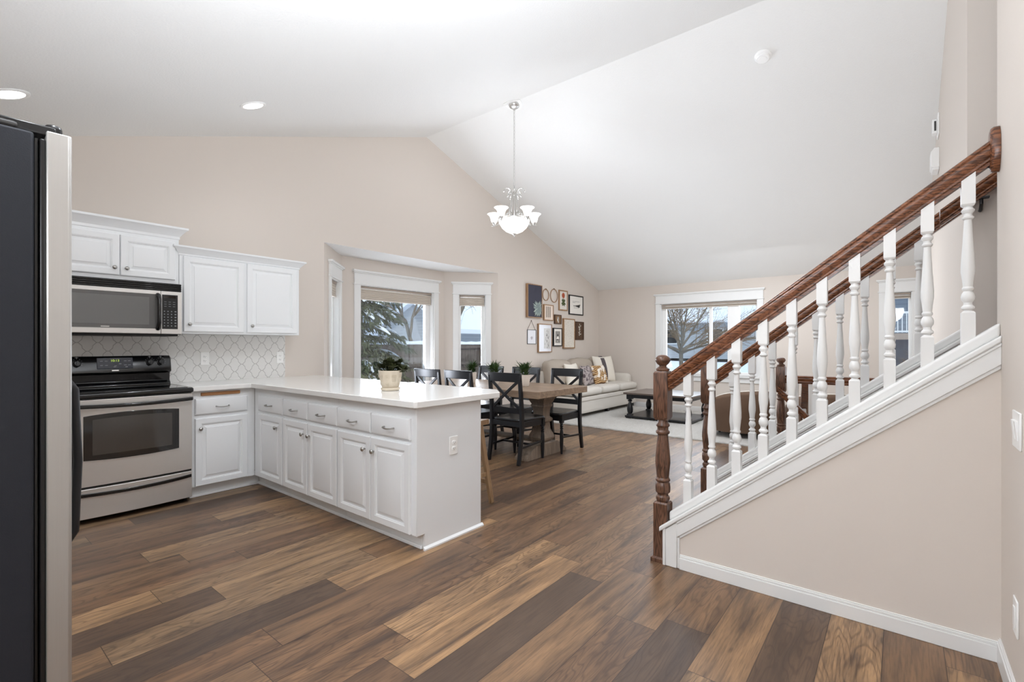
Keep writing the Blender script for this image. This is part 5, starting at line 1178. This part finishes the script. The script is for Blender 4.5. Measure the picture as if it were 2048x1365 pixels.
for k in range(61):
    x = fx0+(fx1-fx0)*k/60; h = 0.09+rnd.uniform(-0.015, 0.02); rings.append([(x, fy-0.05, 1.26), (x, fy+0.07, 1.26), (x, fy+0.06, 1.26+h*0.8), (x, fy+0.01, 1.26+h), (x, fy-0.04, 1.26+h*0.8)])
b.loft(rings); b.build('snow_cap', M['snow'], r, angle=70)
# spruce
def spruce(x, y, h, R, seed, label):
    rnd = random.Random(seed); r = thing('spruce_tree', label, 'tree', (x, y, GZ))
    b = MB(); b.tube([(x, y, GZ), (x+0.03, y, GZ+h*0.5), (x, y, GZ+h)], [0.14, 0.08, 0.01], 8); b.build('trunk', M['bark'], r)
    nd = MB(); sn = MB()
    lev = 0.25
    while lev < h-0.2:
        t = lev/h; rad = R*(1-t)**0.8+0.08; nb = 11
        for k in range(nb):
            az = 2*pi*k/nb+rnd.uniform(-0.25, 0.25)+lev*3; L = rad*rnd.uniform(0.8, 1.12); z = GZ+lev+rnd.uniform(-0.08, 0.08)
            u = Vector((cos(az), sin(az), 0)); s = Vector((-sin(az), cos(az), 0)); pts = []
            for q in range(7):
                f = q/6; pts.append(Vector((x, y, z))+u*(L*f)+Vector((0, 0, -0.34*L*f*f+0.05*L*f)))
            m = int(22+46*L)
            for q in range(m):
                f = 0.15+0.85*rnd.random(); i = min(5, int(f*6)); p = pts[i].lerp(pts[i+1], f*6-i)
                wd = (0.10+0.34*(1-f))*min(1, L)
                off = s*rnd.uniform(-wd, wd)+Vector((0, 0, rnd.uniform(-0.03, 0.02)))
                d = (u*rnd.uniform(0.3, 1)+s*rnd.uniform(-0.7, 0.7)+Vector((0, 0, rnd.uniform(-1.3, 0.05)))).normalized()
                ll = rnd.uniform(0.10, 0.20); wv = d.cross(Vector((rnd.uniform(-1, 1), rnd.uniform(-1, 1), rnd.uniform(-1, 1)))).normalized()*rnd.uniform(0.012, 0.022)
                a0 = p+off; nd.add([a0-wv*0.4, a0+d*ll*0.5-wv, a0+d*ll, a0+d*ll*0.5+wv, a0+wv*0.4], [(0, 1, 2, 3, 4)])
            if rnd.random() < 0.55:
                rings = []
                f0 = rnd.uniform(0.35, 0.5); f1 = rnd.uniform(0.8, 1.0)
                for q in range(7):
                    f = f0+(f1-f0)*q/6; i = min(5, int(f*6)); p = pts[i].lerp(pts[i+1], f*6-i)+Vector((0, 0, 0.035)); ww = (0.055*sin(pi*(0.08+0.84*q/6))+0.01)*min(1.2, 0.5+L*0.5)*rnd.uniform(0.8, 1.2)
                    rings.append([p+s*(ww*cos(2*pi*w/8))+Vector((0, 0, 0.55*ww*sin(2*pi*w/8))) for w in range(8)])
                sn.loft(rings)
        lev += 0.26
    nd.build('foliage', M['spruce'], r, smooth=False); sn.build('snow', M['snow'], r, angle=80)
spruce(6.25, 9.5, 6.4, 1.55, 11, 'snow laden spruce close outside the middle bay window')
# bare trees
def bare_tree(x, y, h, r0, seed, label, m, weep=0.0, levels=5, spread=0.6, fork=0.35, nsub=3):
    rnd = random.Random(seed); z0 = gh(x, y); r = thing('bare_tree', label, 'tree', (x, y, z0)); tr = MB(); tw = MB()
    def grow(p, d, L, rad, lv):
        P = [p]; q = p; dd = d.copy(); n = 4
        for k in range(n):
            dd = (dd+Vector((rnd.uniform(-1, 1), rnd.uniform(-1, 1), rnd.uniform(-0.6, 0.8)))*0.16+Vector((0, 0, -weep*(lv/levels)))).normalized(); q = q+dd*(L/n); P.append(q)
        (tr if lv < 2 else tw).tube(P, [rad*(1-0.45*k/n) for k in range(n+1)], 7 if lv < 2 else 4, caps=lv < 2)
        if lv >= levels: return
        for k in range(nsub if lv else nsub+1):
            i = rnd.randint(2, n) if lv else n-(k % 2); a = rnd.uniform(0, 2*pi); t = (P[i]-P[i-1]).normalized()
            o = t.cross(Vector((cos(a), sin(a), 0.3))).normalized(); nd = (t*(1-spread*0.6)+o*spread+Vector((0, 0, 0.12))).normalized()
            grow(P[i], nd, L*rnd.uniform(0.62, 0.85), rad*0.55, lv+1)
    grow(Vector((x, y, z0)), Vector((rnd.uniform(-0.05, 0.05), rnd.uniform(-0.05, 0.05), 1)), h*fork, r0, 0)
    tr.build('trunk', m, r, angle=80); tw.build('twigs', M['twig'] if weep else m, r, angle=80)
bare_tree(12.5, 13.1, 8.5, 0.17, 2, 'tall bare tree with a forked grey trunk beyond the board fence', M['bark'], 0, 5, 0.62, 0.36, 3)
bare_tree(14.2, 16.4, 9, 0.13, 8, 'slender bare tree behind the forked tree beyond the fence', M['bark'], 0, 4, 0.6, 0.34, 3)
bare_tree(16.5, 12.2, 7.5, 0.09, 15, 'bare tree over the snowy roof in the bay window beside the picture wall', M['bark'], 0, 5, 0.6, 0.30, 3)
def vase_tree(x, y, seed, label):
    rnd = random.Random(seed); z0 = gh(x, y); r = thing('bare_tree', label, 'tree', (x, y, z0)); tr = MB(); tw = MB()
    top = Vector((x, y, 1.15)); tr.tube([(x, y, z0), (x+0.02, y, 0.3), top], [0.085, 0.07, 0.075], 8)
    def limb(p, d, L, rad, n, bend, mb, sides):
        P = [p]; dd = d.copy()
        for k in range(n):
            dd = (dd+Vector((rnd.uniform(-1, 1), rnd.uniform(-1, 1), rnd.uniform(-1, 1)))*bend).normalized(); P.append(P[-1]+dd*(L/n))
        mb.tube(P, [rad*(1-0.75*k/n) for k in range(n+1)], sides, caps=False); return P
    for i in range(13):
        az = 2*pi*i/13+rnd.uniform(-0.2, 0.2); el = radians(rnd.choice((18, 28, 40, 52, 66, 78))+rnd.uniform(-5, 5))
        d = Vector((cos(az)*cos(el), sin(az)*cos(el), sin(el))); P = limb(top-Vector((0, 0, rnd.uniform(0, 0.25))), d, rnd.uniform(2.6, 3.6), 0.038, 7, 0.10, tr, 6)
        for j in range(16):
            k = rnd.randint(1, 6); t = (P[k+1]-P[k]).normalized(); q = P[k].lerp(P[k+1], rnd.random())
            dd = (t*0.75+Vector((rnd.uniform(-1, 1), rnd.uniform(-1, 1), rnd.uniform(-0.5, 0.8)))*0.65).normalized(); Q = limb(q, dd, rnd.uniform(0.8, 1.7), 0.013, 5, 0.16, tw, 4)
            for s in range(9):
                k2 = rnd.randint(0, 4); t2 = (Q[k2+1]-Q[k2]).normalized(); q2 = Q[k2].lerp(Q[k2+1], rnd.random())
                d2 = (t2*0.8+Vector((rnd.uniform(-1, 1), rnd.uniform(-1, 1), rnd.uniform(-0.7, 0.6)))*0.7).normalized(); limb(q2, d2, rnd.uniform(0.3, 0.8), 0.006, 3, 0.2, tw, 3)
    tr.build('trunk', M['bark'], r, angle=80); tw.build('twigs', M['twig'], r, angle=80)
vase_tree(17.2, 6.1, 4, 'bare ornamental tree with dense twigs outside the triple window')
bare_tree(21.0, -0.35, 2.4, 0.04, 5, 'small bare shrub in snow in front of the house with a deck', M['twig'], 0.05, 5, 0.75, 0.25, 3)
# houses
def house(label, x0, x1, y0, y1, zb, ze, zr, axis, m, wins=(), face='y-'):
    r = thing('house', label, 'house', ((x0+x1)/2, (y0+y1)/2, zb)); b = MB()
    if axis == 'x': b.prism([(x0, y0, zb), (x0, y1, zb), (x0, y1, ze), (x0, (y0+y1)/2, zr), (x0, y0, ze)], (x1-x0, 0, 0))
    else: b.prism([(x0, y0, zb), (x1, y0, zb), (x1, y0, ze), ((x0+x1)/2, y0, zr), (x0, y0, ze)], (0, y1-y0, 0))
    b.build('wall', m, r, smooth=False); b = MB(); o = 0.4
    if axis == 'x':
        k = (zr-ze)/((y1-y0)/2)*o
        for s, ya in ((-1, y0), (1, y1)): ym = (y0+y1)/2; b.prism([(x0-o, ya+s*o, ze-k), (x0-o, ym, zr), (x0-o, ym, zr+0.22), (x0-o, ya+s*o, ze-k+0.22)], (x1-x0+2*o, 0, 0))
    else:
        k = (zr-ze)/((x1-x0)/2)*o
        for s, xa in ((-1, x0), (1, x1)): xm = (x0+x1)/2; b.prism([(xa+s*o, y0-o, ze-k), (xm, y0-o, zr), (xm, y0-o, zr+0.22), (xa+s*o, y0-o, ze-k+0.22)], (0, y1-y0+2*o, 0))
    b.build('snowy_roof', M['snow'], r, smooth=False)
    for a0, a1, z0, z1 in wins:
        b = MB(); g = MB()
        if face == 'y-': b.box(a0-0.1, a1+0.1, y0-0.06, y0, z0-0.1, z1+0.1); g.box(a0, a1, y0-0.08, y0-0.05, z0, z1)
        else: b.box(x0-0.06, x0, a0-0.1, a1+0.1, z0-0.1, z1+0.1); g.box(x0-0.08, x0-0.05, a0, a1, z0, z1)
        w = b.build('window', M['trim'], r); g.build('pane', M['dark_glass'], w)
    return r
house('grey gabled house behind the bare trees in the middle bay window', 22.3, 31.0, 26.5, 34.5, GZ, 4.6, 8.2, 'y', M['siding_blue'], [(22.9, 23.7, 2.2, 3.4), (25.4, 26.4, 1.9, 3.2)])
house('low grey garage with a snowy roof beyond the fence in the angled bay window', 17.5, 30.0, 17.5, 24.5, GZ, 2.0, 3.6, 'x', M['siding'])
house('long grey house across the street seen through the triple window', 44, 52, 9.5, 26, 0.0, 3.4, 5.6, 'y', M['siding'], [(12, 13.2, 1.4, 2.6), (16, 17.2, 1.4, 2.6)], 'x-')
house('blue-grey house far across the street seen at the triple window edge', 46, 54, -2.0, 7.5, 0.0, 3.2, 5.4, 'y', M['siding_blue'], [(3, 4.2, 1.4, 2.6)], 'x-')
r = house('blue-grey house with an upper deck seen through the balusters', 25, 33, -6, 2.0, GZ, 3.7, 6.4, 'y', M['siding_blue'], [(-0.9, -0.35, 1.75, 3.0)], 'x-')
b = MB(); b.box(23.2, 25, -3.2, 0.9, 1.45, 1.68); b.build('deck_floor', plain('deck_beam', (168, 150, 136), 0.8), r)
b = MB(); b.box(23.2, 23.26, -3.2, 0.9, 2.42, 2.50); b.box(23.2, 23.26, -3.2, 0.9, 1.72, 1.78)
y = -3.2
while y < 0.9: b.box(23.21, 23.25, y, y+0.03, 1.7, 2.45); y += 0.13
b.build('deck_railing', M['trim'], r)
b = MB()
for yy in (-3.1, -0.6, 0.8): b.box(23.3, 23.45, yy-0.06, yy+0.06, GZ, 1.5)
b.bar((23.35, 0.75, 0.9), (23.35, 0.2, 1.45), 0.1, 0.1, (1, 0, 0)); b.build('deck_post', M['trim'], r)
b = MB(); b.box(24.93, 25.0, -3.0, 0.8, GZ, 1.45); b.build('shaded_wall', plain('under_deck', (120, 118, 122), 0.9), r)  # dark sheet with the shade beneath the deck put into its colour
